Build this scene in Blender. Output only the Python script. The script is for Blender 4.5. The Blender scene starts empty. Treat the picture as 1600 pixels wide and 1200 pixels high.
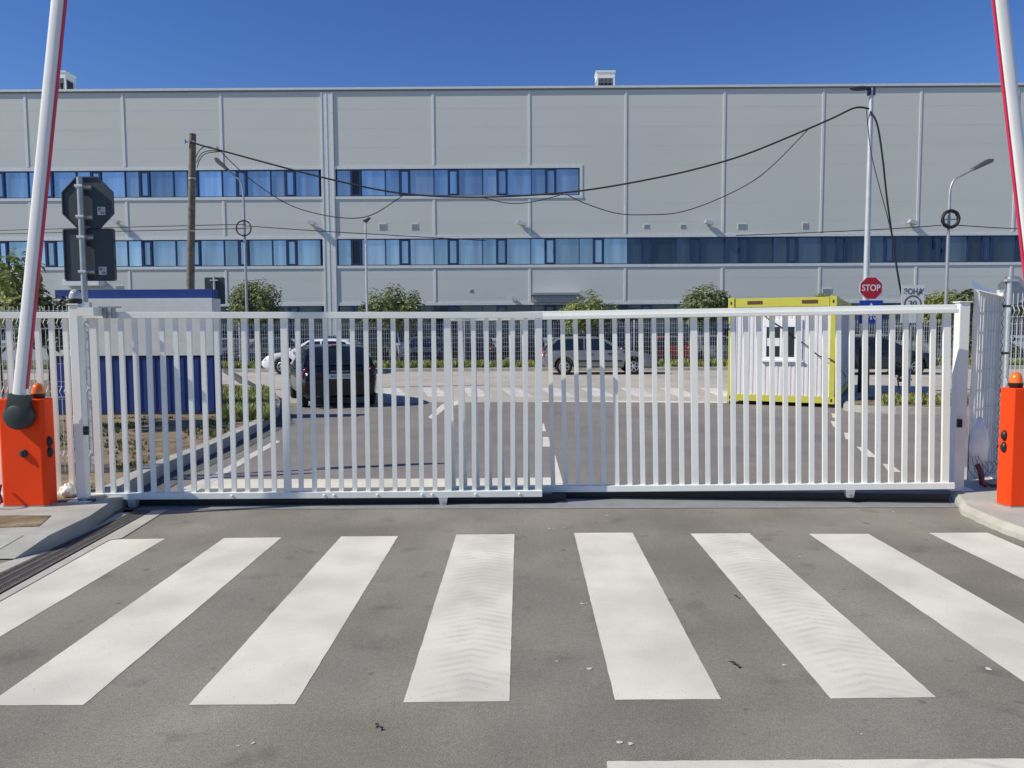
import bpy, bmesh, math, random
from mathutils import Vector, Matrix, Euler, noise
R = math.radians
S = bpy.context.scene
COL = S.collection
random.seed(7)

# ------------------------------------------------------------------ camera
F = 1200.0; CH = 1.74
cam_d = bpy.data.cameras.new('camera'); cam = bpy.data.objects.new('camera', cam_d); COL.objects.link(cam)
cam_d.sensor_width = 36.0; cam_d.lens = 36.0 * F / 1600.0
cam_d.clip_start = 0.05; cam_d.clip_end = 2000
CM = Matrix.Translation((0, 0, CH)) @ Matrix.Rotation(0.0117, 4, 'Z') @ Matrix.Rotation(R(90 - 4.05), 4, 'X') @ Matrix.Rotation(-0.005, 4, 'Z')
cam.matrix_world = CM
S.camera = cam
S.render.resolution_x = 1024; S.render.resolution_y = 768

# ------------------------------------------------------------------ world, sun, exposure
SUN_EL = R(41.0)
SH = Vector((1.0, 0.27, 0)).normalized()            # direction in which shadows fall
to_sun = Vector((-SH.x * math.cos(SUN_EL), -SH.y * math.cos(SUN_EL), math.sin(SUN_EL)))
w = bpy.data.worlds.new('World'); S.world = w; w.use_nodes = True
nt = w.node_tree; bg = nt.nodes['Background']
sky = nt.nodes.new('ShaderNodeTexSky'); sky.sky_type = 'NISHITA'; sky.sun_disc = False
sky.sun_elevation = SUN_EL; sky.sun_rotation = math.atan2(to_sun.x, to_sun.y)
sky.air_density = 1.0; sky.dust_density = 0.0; sky.ozone_density = 4.0; sky.altitude = 0
hs_ = nt.nodes.new('ShaderNodeHueSaturation'); hs_.inputs['Saturation'].default_value = 1.24; hs_.inputs['Hue'].default_value = 0.516
nt.links.new(sky.outputs[0], hs_.inputs['Color']); nt.links.new(hs_.outputs[0], bg.inputs[0]); bg.inputs[1].default_value = 0.112
sd = bpy.data.lights.new('sun', 'SUN'); sd.energy = 4.6; sd.angle = R(0.5); sd.color = (1.0, 0.945, 0.80)
so = bpy.data.objects.new('sun', sd); COL.objects.link(so)
so.rotation_euler = to_sun.to_track_quat('Z', 'Y').to_euler(); so.location = (-20, -10, 30)
S.view_settings.view_transform = 'Standard'; S.view_settings.look = 'None'
S.view_settings.exposure = 0.0; S.view_settings.gamma = 1.0

# ------------------------------------------------------------------ helpers
def ray(px, py):
    d = Vector(((px - 800) / F, -(py - 600) / F, -1.0))
    return CM.to_3x3() @ d
def P(px, py, Y):                                    # photo pixel seen at world depth Y
    d = ray(px, py); return Vector((0, 0, CH)) + d * (Y / d.y)
def G(px, py, z=0.0):                                # photo pixel lying on a level plane
    d = ray(px, py); return Vector((0, 0, CH)) + d * ((z - CH) / d.z)

class MB:
    def __init__(s): s.v = []; s.f = []; s.m = []; s.mi = 0
    def add(s, vs, fs):
        o = len(s.v); s.v += [tuple(p) for p in vs]
        for q in fs: s.f.append(tuple(i + o for i in q)); s.m.append(s.mi)
        return s
    def box(s, x0, x1, y0, y1, z0, z1):
        return s.add([(x0,y0,z0),(x1,y0,z0),(x1,y1,z0),(x0,y1,z0),(x0,y0,z1),(x1,y0,z1),(x1,y1,z1),(x0,y1,z1)],
              [(3,2,1,0),(4,5,6,7),(0,1,5,4),(1,2,6,5),(2,3,7,6),(3,0,4,7)])
    def cyl(s, p0, p1, r0, r1=None, n=12, caps=True):
        r1 = r0 if r1 is None else r1
        p0 = Vector(p0); p1 = Vector(p1); d = (p1 - p0).normalized()
        a = d.orthogonal().normalized(); b = d.cross(a)
        vs = []
        for p, r in ((p0, r0), (p1, r1)):
            for i in range(n):
                t = 2*math.pi*i/n; vs.append(p + (a*math.cos(t) + b*math.sin(t))*r)
        fs = [(i, (i+1) % n, n+(i+1) % n, n+i) for i in range(n)]
        if caps: fs += [tuple(range(n-1, -1, -1)), tuple(range(n, 2*n))]
        return s.add(vs, fs)
    def tube(s, pts, r, n=6, caps=True):
        pts = [Vector(p) for p in pts]; N = len(pts); vs = []
        ref = None
        for i, p in enumerate(pts):
            d = (pts[min(i+1, N-1)] - pts[max(i-1, 0)]).normalized()
            if ref is None: ref = d.orthogonal().normalized()
            a = (ref - d*ref.dot(d)).normalized(); ref = a; b = d.cross(a)
            rr = r[i] if isinstance(r, (list, tuple)) else r
            for k in range(n):
                t = 2*math.pi*k/n; vs.append(p + (a*math.cos(t) + b*math.sin(t))*rr)
        fs = [(i*n+k, i*n+(k+1) % n, (i+1)*n+(k+1) % n, (i+1)*n+k) for i in range(N-1) for k in range(n)]
        if caps: fs += [tuple(range(n-1, -1, -1)), tuple((N-1)*n+k for k in range(n))]
        return s.add(vs, fs)
    def lathe(s, c, prof, n=16, axis='Z'):            # prof: (r, h)
        c = Vector(c); vs = []
        for r, h in prof:
            for k in range(n):
                t = 2*math.pi*k/n; x, y = r*math.cos(t), r*math.sin(t)
                vs.append(c + (Vector((x, y, h)) if axis == 'Z' else Vector((x, h, y)) if axis == 'Y' else Vector((h, x, y))))
        N = len(prof)
        fs = [(i*n+k, i*n+(k+1) % n, (i+1)*n+(k+1) % n, (i+1)*n+k) for i in range(N-1) for k in range(n)]
        fs += [tuple(range(n-1, -1, -1)), tuple((N-1)*n+k for k in range(n))]
        return s.add(vs, fs)
    def prism(s, poly, a, b, axis='Z'):              # axis Z: poly xy ; axis Y: poly xz
        n = len(poly)
        f = (lambda p, h: (p[0], p[1], h)) if axis == 'Z' else (lambda p, h: (p[0], h, p[1])) if axis == 'Y' else (lambda p, h: (h, p[0], p[1]))
        vs = [f(p, a) for p in poly] + [f(p, b) for p in poly]
        return s.add(vs, [tuple(range(n-1, -1, -1)), tuple(range(n, 2*n))] + [(i, (i+1) % n, n+(i+1) % n, n+i) for i in range(n)])
    def ell(s, c, rx, ry, rz, nu=12, nv=8):
        vs = []; c = Vector(c)
        for j in range(nv+1):
            ph = -math.pi/2 + math.pi*j/nv
            for i in range(nu):
                t = 2*math.pi*i/nu
                vs.append(c + Vector((rx*math.cos(ph)*math.cos(t), ry*math.cos(ph)*math.sin(t), rz*math.sin(ph))))
        return s.add(vs, [(j*nu+i, j*nu+(i+1) % nu, (j+1)*nu+(i+1) % nu, (j+1)*nu+i) for j in range(nv) for i in range(nu)])
    def mesh(s, name, mats, smooth=None, bevel=0):
        me = bpy.data.meshes.new(name); me.from_pydata(s.v, [], s.f)
        if not isinstance(mats, (list, tuple)): mats = [mats]
        for m in mats: me.materials.append(m)
        me.polygons.foreach_set('material_index', s.m)
        bm = bmesh.new(); bm.from_mesh(me)
        bmesh.ops.remove_doubles(bm, verts=bm.verts, dist=1e-5)
        bmesh.ops.recalc_face_normals(bm, faces=bm.faces)
        if bevel: bmesh.ops.bevel(bm, geom=[e for e in bm.edges if len(e.link_faces) == 2 and e.calc_face_angle(0) > R(35)], offset=bevel, segments=2, profile=.6, affect='EDGES', clamp_overlap=True)
        if smooth:
            for f in bm.faces: f.smooth = True
            for e in bm.edges:
                if len(e.link_faces) == 2 and e.calc_face_angle(0) > R(smooth): e.smooth = False
        bm.to_mesh(me); bm.free(); me.update()
        return me
    def build(s, name, mats, parent=None, smooth=None, bevel=0):
        return link(name, s.mesh(name, mats, smooth, bevel), parent)

def link(name, me, parent=None, loc=None):
    o = bpy.data.objects.new(name, me); COL.objects.link(o)
    if parent: o.parent = parent
    if loc is not None: o.location = loc
    return o
def tag(o, label=None, cat=None, group=None, kind=None):
    if label: o['label'] = label
    if cat: o['category'] = cat
    if group: o['group'] = group
    if kind: o['kind'] = kind
    return o
def thing(name, label, cat, loc=(0, 0, 0), rz=0.0, group=None):
    o = bpy.data.objects.new(name, None); COL.objects.link(o)
    o.location = loc; o.rotation_euler = (0, 0, rz); o.empty_display_size = .2
    return tag(o, label, cat, group)
def struct(name, mb, mat, label, cat, **k):
    return tag(mb.build(name, mat, None, **k), label, cat, kind='structure')

# ------------------------------------------------------------------ materials
def mat(name, col, rough=.6, metal=0.0, var=.06, scale=6.0, bump=0.0, bscale=40.0, spec=.5, coat=0.0, emit=None, rnd=0.0, trans=0.0, alpha=1.0, vscale=None):
    m = bpy.data.materials.new(name); m.use_nodes = True
    n = m.node_tree.nodes; l = m.node_tree.links; b = n['Principled BSDF']
    b.inputs['Roughness'].default_value = rough; b.inputs['Metallic'].default_value = metal
    b.inputs['Specular IOR Level'].default_value = spec; b.inputs['Coat Weight'].default_value = coat
    b.inputs['Transmission Weight'].default_value = trans; b.inputs['Alpha'].default_value = alpha
    tc = n.new('ShaderNodeTexCoord')
    nz = n.new('ShaderNodeTexNoise'); nz.inputs['Scale'].default_value = scale; nz.inputs['Detail'].default_value = 6
    if vscale:
        mp = n.new('ShaderNodeMapping'); mp.inputs['Scale'].default_value = vscale; l.new(tc.outputs['Object'], mp.inputs['Vector']); l.new(mp.outputs[0], nz.inputs['Vector'])
    else: l.new(tc.outputs['Object'], nz.inputs['Vector'])
    r = n.new('ShaderNodeValToRGB'); r.color_ramp.elements[0].position = .3; r.color_ramp.elements[1].position = .7
    r.color_ramp.elements[0].color = (*[max(0, c*(1-var)) for c in col], 1); r.color_ramp.elements[1].color = (*[min(1, c*(1+var)) for c in col], 1)
    l.new(nz.outputs['Fac'], r.inputs['Fac'])
    out = r.outputs['Color']
    if rnd:
        oi = n.new('ShaderNodeObjectInfo'); hs = n.new('ShaderNodeHueSaturation')
        mr = n.new('ShaderNodeMapRange'); mr.inputs[3].default_value = 1-rnd; mr.inputs[4].default_value = 1+rnd
        l.new(oi.outputs['Random'], mr.inputs[0]); l.new(mr.outputs[0], hs.inputs['Value']); l.new(out, hs.inputs['Color']); out = hs.outputs['Color']
    l.new(out, b.inputs['Base Color'])
    if bump:
        nb = n.new('ShaderNodeTexNoise'); nb.inputs['Scale'].default_value = bscale; nb.inputs['Detail'].default_value = 8
        l.new(tc.outputs['Object'], nb.inputs['Vector'])
        bp = n.new('ShaderNodeBump'); bp.inputs['Strength'].default_value = bump; bp.inputs['Distance'].default_value = .01
        l.new(nb.outputs['Fac'], bp.inputs['Height']); l.new(bp.outputs['Normal'], b.inputs['Normal'])
    if emit: b.inputs['Emission Color'].default_value = (*emit, 1); b.inputs['Emission Strength'].default_value = 1
    return m

def asphalt(name, c0, c1, grain=.30, stain=.7):
    m = bpy.data.materials.new(name); m.use_nodes = True
    n = m.node_tree.nodes; l = m.node_tree.links; b = n['Principled BSDF']
    b.inputs['Roughness'].default_value = .85; b.inputs['Specular IOR Level'].default_value = .3
    tc = n.new('ShaderNodeTexCoord')
    def nz(sc, det=6, vec=None):
        t = n.new('ShaderNodeTexNoise'); t.inputs['Scale'].default_value = sc; t.inputs['Detail'].default_value = det
        l.new(vec or tc.outputs['Object'], t.inputs['Vector']); return t.outputs['Fac']
    def ramp(src, p0, p1, a, c):
        r = n.new('ShaderNodeValToRGB'); r.color_ramp.elements[0].position = p0; r.color_ramp.elements[1].position = p1
        r.color_ramp.elements[0].color = (*a, 1); r.color_ramp.elements[1].color = (*c, 1); l.new(src, r.inputs['Fac']); return r.outputs['Color']
    def mul(a, c, f=1.0):
        x = n.new('ShaderNodeMix'); x.data_type = 'RGBA'; x.blend_type = 'MULTIPLY'; x.inputs['Factor'].default_value = f
        l.new(a, x.inputs['A']); l.new(c, x.inputs['B']); return x.outputs['Result']
    base = ramp(nz(.7, 5), .3, .7, c0, c1)
    g = ramp(nz(140, 2), .35, .68, (1-grain,)*3, (1+grain*.6,)*3)
    g2 = ramp(nz(38, 4), .3, .72, (1-grain*.4,)*3, (1+grain*.25,)*3)
    st = mul(ramp(nz(3.1, 3), .28, .40, (1-stain*.35,)*3, (1, 1, 1)), ramp(nz(1.1, 6), .36, .66, (1-stain*.22, 1-stain*.24, 1-stain*.25), (1.06, 1.05, 1.03)))
    mp = n.new('ShaderNodeMapping'); mp.inputs['Scale'].default_value = (1.2, .07, 1); l.new(tc.outputs['Object'], mp.inputs['Vector'])
    tr = ramp(nz(1.3, 3, mp.outputs['Vector']), .35, .62, (.93, .93, .94), (1.05, 1.04, 1.02))   # wear along the wheel paths
    sp = ramp(nz(11, 2), .70, .76, (1, 1, 1), (1-stain*.45,)*3)
    vo = n.new('ShaderNodeTexVoronoi'); vo.inputs['Scale'].default_value = 2.6; vo.inputs['Randomness'].default_value = 1.0; l.new(tc.outputs['Object'], vo.inputs['Vector'])
    sep = n.new('ShaderNodeSeparateColor'); l.new(vo.outputs['Color'], sep.inputs[0])          # one drip in some cells, each its own size
    rad = n.new('ShaderNodeMapRange'); rad.inputs[1].default_value = .55; rad.inputs[2].default_value = 1.0; rad.inputs[3].default_value = 0.0; rad.inputs[4].default_value = .10; l.new(sep.outputs[0], rad.inputs[0])
    wob = n.new('ShaderNodeMath'); wob.operation = 'MULTIPLY_ADD'; l.new(nz(22, 3), wob.inputs[0]); wob.inputs[1].default_value = .10; l.new(vo.outputs['Distance'], wob.inputs[2])
    sub = n.new('ShaderNodeMath'); sub.operation = 'SUBTRACT'; l.new(wob.outputs[0], sub.inputs[0]); l.new(rad.outputs[0], sub.inputs[1])
    drip = ramp(sub.outputs[0], .02, .06, (1-stain*.5, 1-stain*.5, 1-stain*.5), (1, 1, 1))
    pale = ramp(nz(1.9, 7), .60, .75, (1, 1, 1), (1.13, 1.12, 1.10))
    c = mul(mul(mul(mul(mul(mul(mul(base, g), g2), st), tr), sp), drip), pale)
    l.new(c, b.inputs['Base Color'])
    bp = n.new('ShaderNodeBump'); bp.inputs['Strength'].default_value = .25; bp.inputs['Distance'].default_value = .006
    l.new(nz(120, 4), bp.inputs['Height']); l.new(bp.outputs['Normal'], b.inputs['Normal'])
    return m

def worn_paint(name, col, under, thr=.30):
    m = bpy.data.materials.new(name); m.use_nodes = True
    n = m.node_tree.nodes; l = m.node_tree.links; b = n['Principled BSDF']; b.inputs['Roughness'].default_value = .75
    tc = n.new('ShaderNodeTexCoord')
    def nz(sc, det, vec=None):
        t = n.new('ShaderNodeTexNoise'); t.inputs['Scale'].default_value = sc; t.inputs['Detail'].default_value = det
        l.new(vec or tc.outputs['Object'], t.inputs['Vector']); return t.outputs['Fac']
    def mix(a, c, f):
        x = n.new('ShaderNodeMix'); x.data_type = 'RGBA'
        for s_, v in (('A', a), ('B', c)):
            if isinstance(v, tuple): x.inputs[s_].default_value = (*v, 1)
            else: l.new(v, x.inputs[s_])
        l.new(f, x.inputs['Factor']); return x.outputs['Result']
    def rmp(src, p0, p1, v0=0.0, v1=1.0):
        r = n.new('ShaderNodeMapRange'); r.inputs[1].default_value = p0; r.inputs[2].default_value = p1
        r.inputs[3].default_value = v0; r.inputs[4].default_value = v1; l.new(src, r.inputs[0]); return r.outputs[0]
    dirty = tuple(c*.80 for c in col)
    c = mix(dirty, col, rmp(nz(1.6, 5), .35, .6))
    wv = n.new('ShaderNodeTexWave'); wv.bands_direction = 'Y'; wv.inputs['Scale'].default_value = 4.2; wv.inputs['Distortion'].default_value = 1.6; wv.inputs['Detail'].default_value = 3
    sx = n.new('ShaderNodeSeparateXYZ'); l.new(tc.outputs['Object'], sx.inputs[0])
    def mth(op, a, b_=None):
        x = n.new('ShaderNodeMath'); x.operation = op
        for k_, v in enumerate((a, b_)):
            if v is None: continue
            if isinstance(v, (int, float)): x.inputs[k_].default_value = v
            else: l.new(v, x.inputs[k_])
        return x.outputs[0]
    d1 = mth('ABSOLUTE', mth('ADD', sx.outputs[0], .27)); d2 = mth('ABSOLUTE', mth('SUBTRACT', sx.outputs[0], 1.72))
    dd = mth('MINIMUM', d1, d2)
    yy = mth('ADD', sx.outputs[1], mth('MULTIPLY', dd, .45))
    cxy = n.new('ShaderNodeCombineXYZ'); l.new(sx.outputs[0], cxy.inputs[0]); l.new(yy, cxy.inputs[1])
    l.new(cxy.outputs[0], wv.inputs['Vector'])
    trk_ = rmp(mth('ADD', dd, mth('MULTIPLY', nz(2.2, 3), .25)), .24, .36, 1.0, .06)
    mu = n.new('ShaderNodeMath'); mu.operation = 'MULTIPLY'; l.new(rmp(wv.outputs['Fac'], .35, .9, .14, .55), mu.inputs[0]); l.new(mth('MULTIPLY', trk_, rmp(nz(5, 4), .3, .62)), mu.inputs[1])
    c = mix(c, tuple(c_*.62 for c_ in col), mu.outputs[0])            # tyre dirt
    c = mix(under, c, rmp(nz(90, 5), thr-.02, thr+.05))                   # chipped specks
    l.new(c, b.inputs['Base Color'])
    bp = n.new('ShaderNodeBump'); bp.inputs['Strength'].default_value = .25; bp.inputs['Distance'].default_value = .004
    l.new(nz(110, 4), bp.inputs['Height']); l.new(bp.outputs['Normal'], b.inputs['Normal'])
    return m

M = {}
M['asphalt'] = asphalt('asphalt_front', (.240, .222, .185), (.318, .298, .256))
M['asphalt_in'] = asphalt('asphalt_inner', (.235, .215, .20), (.275, .255, .24), .2, .3)
M['asphalt_far'] = asphalt('asphalt_street', (.46, .42, .37), (.54, .50, .44), .2, .2)
M['asphalt_lot'] = asphalt('asphalt_lot', (.12, .12, .12), (.16, .16, .16), .2, .4)
M['paint'] = worn_paint('road_paint', (.77, .725, .62), (.36, .33, .30))
M['paint_old'] = worn_paint('road_paint_old', (.70, .67, .62), (.34, .32, .29), .36)
M['concrete'] = mat('concrete', (.43, .415, .37), .9, var=.16, scale=3, bump=.35, bscale=60)
M['concrete_l'] = mat('concrete_light', (.46, .435, .385), .9, var=.12, scale=4, bump=.3, bscale=60)
M['kerb'] = mat('kerb_concrete', (.41, .40, .36), .9, var=.18, scale=5, bump=.35, bscale=50)
M['paver'] = mat('paver', (.44, .43, .385), .9, var=.12, scale=7, bump=.3, bscale=50)
M['soil'] = mat('soil', (.22, .16, .095), 1.0, var=.5, scale=4.5, bump=1.0, bscale=25)
M['grassdry'] = mat('dry_grass', (.17, .19, .07), .9, var=.5, scale=2.5, rnd=.1)
M['ground'] = mat('ground', (.22, .2, .14), 1.0, var=.3, scale=.3)
M['white'] = mat('white_paint', (.88, .88, .82), .42, var=.035, scale=3)
M['white_l'] = mat('white_powder', (.80, .79, .77), .45, var=.03, scale=2)
M['boom'] = mat('boom_white', (.84, .83, .80), .4, var=.03)
M['red'] = mat('boom_red', (.62, .03, .08), .45)
M['orange'] = mat('orange_paint', (.97, .065, .008), .55, var=.04, scale=4, bump=.06, bscale=200, spec=.2)
M['dkgreen'] = mat('dark_plastic', (.03, .042, .04), .5)
M['black'] = mat('black_plastic', (.012, .012, .013), .45)
M['track'] = mat('dark_steel', (.02, .022, .025), .6)
M['grate'] = mat('iron_grate', (.12, .108, .10), .7, var=.3, scale=20)
M['galv'] = mat('galvanised', (.40, .42, .44), .45, metal=.55, var=.1, scale=12)
M['lamphead'] = mat('lamp_head_grey', (.10, .11, .11), .5)
M['taildk'] = mat('tail_lamp_dark', (.09, .004, .008), .2, coat=.6)
M['galv_l'] = mat('galvanised_light', (.58, .59, .60), .42, metal=.4, var=.08)
M['signback'] = mat('sign_back', (.034, .043, .056), .5, var=.12)
M['sticker'] = mat('sticker', (.6, .62, .63), .6)
M['stickerd'] = mat('sticker_print', (.2, .21, .22), .6)
M['amber'] = mat('amber_lens', (.85, .17, .005), .15, coat=.6)
M['clear'] = mat('clear_lens', (.5, .53, .53), .12, coat=.7)
M['facade'] = mat('facade_panel', (.625, .64, .60), .5, var=.03, scale=1.0, vscale=(.10, 1, .35))
M['trim'] = mat('facade_trim', (.73, .74, .71), .4, metal=.15)
M['trim_d'] = mat('facade_trim_dark', (.22, .24, .26), .5)
M['frame'] = mat('window_frame_blue', (.015, .036, .12), .4)
M['wire'] = mat('fence_wire', (.62, .64, .64), .5)
M['cable'] = mat('cable_black', (.012, .012, .014), .6)
M['cable_r'] = mat('cable_red', (.16, .02, .035), .5)
M['wood'] = mat('pole_wood', (.19, .165, .13), .9, var=.35, scale=9, bump=.6, bscale=40)
M['blue'] = mat('kiosk_blue', (.012, .042, .22), .45, var=.06)
M['kiosk'] = mat('kiosk_white', (.74, .75, .72), .5, var=.05)
M['yellow'] = mat('cabin_yellow', (.56, .53, .075), .45, var=.05)
M['cabin'] = mat('cabin_panel', (.73, .70, .72), .5, var=.03)
M['pvc'] = mat('pvc_white', (.85, .85, .86), .35)
M['glass'] = mat('dark_glass', (.02, .03, .035), .06, spec=.8, var=.1)
M['cglass'] = mat('car_glass', (.012, .016, .02), .05, spec=.9, var=.05)
M['tyre'] = mat('tyre', (.012, .012, .012), .85)
M['rim'] = mat('rim', (.45, .46, .47), .35, metal=.7)
M['tail'] = mat('tail_lamp', (.5, .008, .02), .2, coat=.6)
M['head'] = mat('head_lamp', (.7, .72, .75), .12, coat=.8)
M['signred'] = mat('sign_red', (.46, .012, .035), .4)
M['signblue'] = mat('sign_blue', (.012, .055, .40), .4)
M['signwhite'] = mat('sign_white', (.72, .73, .74), .4)
M['signgrey'] = mat('sign_grey', (.10, .11, .12), .5)
M['film'] = mat('plastic_film', (.90, .89, .84), .35, var=.10, scale=4, bump=.35, bscale=7)
M['bark'] = mat('bark', (.10, .08, .06), .95, var=.3, scale=15, bump=.5)

def pane_mat(name, col, rough, metal):
    m = mat(name, col, rough, metal=metal, var=.24, scale=1.0, rnd=.25, spec=.6, vscale=(1.7, .2, .12))
    return m
M['pane'] = pane_mat('pane_blue', (.40, .49, .59), .10, .75)
M['pane2'] = pane_mat('pane_blue_pale', (.42, .50, .60), .16, .7)
M['pane_d'] = pane_mat('pane_dark', (.055, .078, .12), .10, .55)
M['pane_m'] = pane_mat('pane_mid', (.11, .15, .21), .12, .6)
M['pane_k'] = pane_mat('pane_open', (.006, .009, .02), .3, .0)

def leaf_mat(name, a, b2):
    m = bpy.data.materials.new(name); m.use_nodes = True
    n = m.node_tree.nodes; l = m.node_tree.links; b = n['Principled BSDF']; b.inputs['Roughness'].default_value = .55
    tc = n.new('ShaderNodeTexCoord'); nz = n.new('ShaderNodeTexNoise'); nz.inputs['Scale'].default_value = 5
    l.new(tc.outputs['Object'], nz.inputs['Vector'])
    r = n.new('ShaderNodeValToRGB'); r.color_ramp.elements[0].position = .35; r.color_ramp.elements[1].position = .66
    r.color_ramp.elements[0].color = (*a, 1); r.color_ramp.elements[1].color = (*b2, 1)
    l.new(nz.outputs['Fac'], r.inputs['Fac']); l.new(r.outputs['Color'], b.inputs['Base Color'])
    tl = n.new('ShaderNodeBsdfTranslucent'); l.new(r.outputs['Color'], tl.inputs['Color'])
    mx = n.new('ShaderNodeMixShader'); mx.inputs[0].default_value = .25
    l.new(b.outputs[0], mx.inputs[1]); l.new(tl.outputs[0], mx.inputs[2]); l.new(mx.outputs[0], n['Material Output'].inputs[0])
    return m
M['leaf'] = leaf_mat('leaf_green', (.12, .16, .06), (.28, .32, .13))
M['leaf_y'] = leaf_mat('leaf_yellowgreen', (.17, .21, .06), (.42, .44, .15))
M['leaf_d'] = leaf_mat('leaf_dark', (.06, .085, .04), (.14, .17, .07))
M['leaf_g'] = leaf_mat('grass_blade', (.10, .11, .035), (.20, .19, .08))

# ================================================================== GROUND
def sheet(pts, z):
    return MB().add([(p[0], p[1], z) for p in pts], [tuple(range(len(pts)))])
def rect(x0, x1, y0, y1, z): return sheet([(x0, y0), (x1, y0), (x1, y1), (x0, y1)], z)
struct('ground', rect(-700, 700, -500, 900, -.012), M['ground'], 'bare brown ground stretching away to the horizon', 'ground')
YG = 7.50                                             # line of the gate
struct('road', rect(-60, 60, -40, YG + .25, 0), M['asphalt'], 'worn grey asphalt forecourt in front of the sliding gate', 'road')
struct('inner_road', rect(-60, 60, YG + .25, 18.4, .0), M['asphalt_in'], 'smooth dark grey asphalt lane behind the sliding gate', 'road')
struct('street', rect(-60, 60, 18.4, 33.0, .0), M['asphalt_far'], 'pale dusty street crossing behind the container cabin', 'road')
struct('parking_lot', rect(-60, 60, 33.0, 48.2, .0), M['asphalt_lot'], 'dark asphalt car park between mesh fence and grey hall', 'parking lot')
struct('threshold', rect(-4.05, 4.85, YG - .13, YG + .42, .004), mat('threshold_concrete', (.24, .25, .255), .9, var=.12, bump=.3), 'grey concrete strip in the road under the gate', 'threshold')

def marking(name, pix, label, m='paint', z=.002):
    pts = [G(*p) for p in pix]; rg = random.Random(hash(pix) % 1000); out = []
    for a, b in zip(pts, pts[1:]+pts[:1]):              # slightly ragged hand painted edges
        k = max(1, int((b-a).length/.06)); nn = Vector((-(b-a).y, (b-a).x, 0)).normalized()
        for i in range(k): out.append(a.lerp(b, i/k) + (nn*rg.gauss(0, .0010) if i else Vector()))
    pts = out
    return struct(name, sheet([(p.x, p.y) for p in pts], z), M[m], label, 'road marking')
stripes = [((175, 843), (258, 842), (-180, 1102), (-345, 1102)), ((350, 841), (440, 840), (130, 1102), (-22, 1103)), ((533, 838.5), (622, 838), (461, 1101), (295, 1102)),
           ((713, 835.5), (804, 835), (796, 1096), (630, 1098)), ((897, 833), (988, 832.5), (1127, 1093), (961, 1094)),
           ((1079, 834), (1171, 833.5), (1463, 1090), (1298, 1092)), ((1264, 834.5), (1357, 834.5), (1800, 1090), (1635, 1090)), ((1451, 833), (1543, 832.5), (2140, 1088), (1975, 1088))]
words = ['leftmost zebra stripe beside the drain grating', 'second zebra stripe from the drain grating', 'third zebra stripe from the drain grating',
         'zebra stripe left of centre with tyre marks', 'zebra stripe right of centre running nearly straight away', 'third zebra stripe from the right pavement',
         'second zebra stripe from the right pavement', 'rightmost zebra stripe beside the right pavement']
for s_, wd in zip(stripes, words):
    tag(marking('zebra_stripe', s_, 'white painted ' + wd), group='zebra stripes on the forecourt')
marking('stop_line', ((948, 1190), (1900, 1184), (2100, 1260), (948, 1262)), 'white line across the near right edge of the road')
marking('stop_line', ((318, 749), (698, 748), (876, 746), (880, 759), (700, 761), (282, 764)), 'wide white stop line just behind the left gate leaf')
marking('edge_line', ((284, 769), (430, 688), (438, 690), (306, 769)), 'thin white edge line along the kerb behind the gate', 'paint_old', .004)
marking('centre_line', ((861, 712), (868, 712), (880, 756), (862, 756)), 'solid white centre line end behind the overlapping gate leaves', 'paint', .004)
for i, q in enumerate([((848, 683), (857, 683), (861, 698), (848, 698)), ((847.5, 662), (850, 662), (853, 674), (847.5, 674))]):
    tag(marking('centre_dash', q, ['nearer white centre dash behind the gate overlap', 'farther white centre dash behind the gate overlap'][i]), group='centre dashes')
marking('give_way_line', ((838, 626), (1136, 627.5), (1136, 629.5), (838, 628)), 'thin white line across the lane mouth left of cabin')
for i in range(9):                                     # crossing on the far street
    x = 596 + i*62; q = ((x, 606), (x + 26, 606), (x + 44 + i*3, 620), (x + 8 + i*3, 620))
    tag(marking('far_zebra_stripe', q, 'faded white stripe of the far crossing, number ' + str(i) if False else 'faded white stripe of the far street crossing', 'paint_old'), group='stripes of the far crossing')
marking('corner_marking', ((669, 652), (690, 632), (716, 626), (716, 632), (694, 640), (676, 655)), 'white painted corner wedge behind the dark hatchback')
lane = [((1299, 646), (1304, 646), (1309, 653), (1301, 653)), ((1298, 658), (1308, 659), (1312, 668), (1302, 667)), ((1319, 676), (1327, 677), (1331, 688), (1321, 686)),
        ((1338, 698), (1352, 699), (1371, 715), (1355, 714)), ((1379, 725), (1393, 726), (1408, 738), (1388, 737))]
for q, wd in zip(lane, ['farthest', 'second farthest', 'middle', 'second nearest', 'nearest']):
    tag(marking('lane_dash', q, wd + ' white lane dash behind the right gate leaf'), group='lane dashes behind the right gate leaf')
# paint drips and stains on the forecourt
random.seed(3)
sp = MB()
for px, py, r in [(968, 1161, 9), (984, 1163, 8), (910, 944, 6), (917, 943, 3), (922, 1045, 9), (858, 826, 4), (866, 826, 4), (1545, 1046, 12), (1225, 1040, 6), (948, 806, 4), (500, 886, 3), (870, 1034, 4), (1250, 870, 4), (1346, 1148, 4), (880, 825, 3), (372, 1166, 5), (395, 1162, 6), (950, 806, 4), (1395, 800, 3)]:
    c = G(px, py); k = random.randint(7, 10); R0 = .62*r/F*c.y
    sp.add([(c.x + R0*math.cos(t*2*math.pi/k)*random.uniform(.35, 1.3), c.y + .9*R0*math.sin(t*2*math.pi/k)*random.uniform(.35, 1.3), .0035) for t in range(k)], [tuple(range(k))])
tag(sp.build('paint_splashes', M['paint_old']), 'small white paint drips spattered on the forecourt asphalt', 'paint splashes', kind='stuff')
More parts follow.
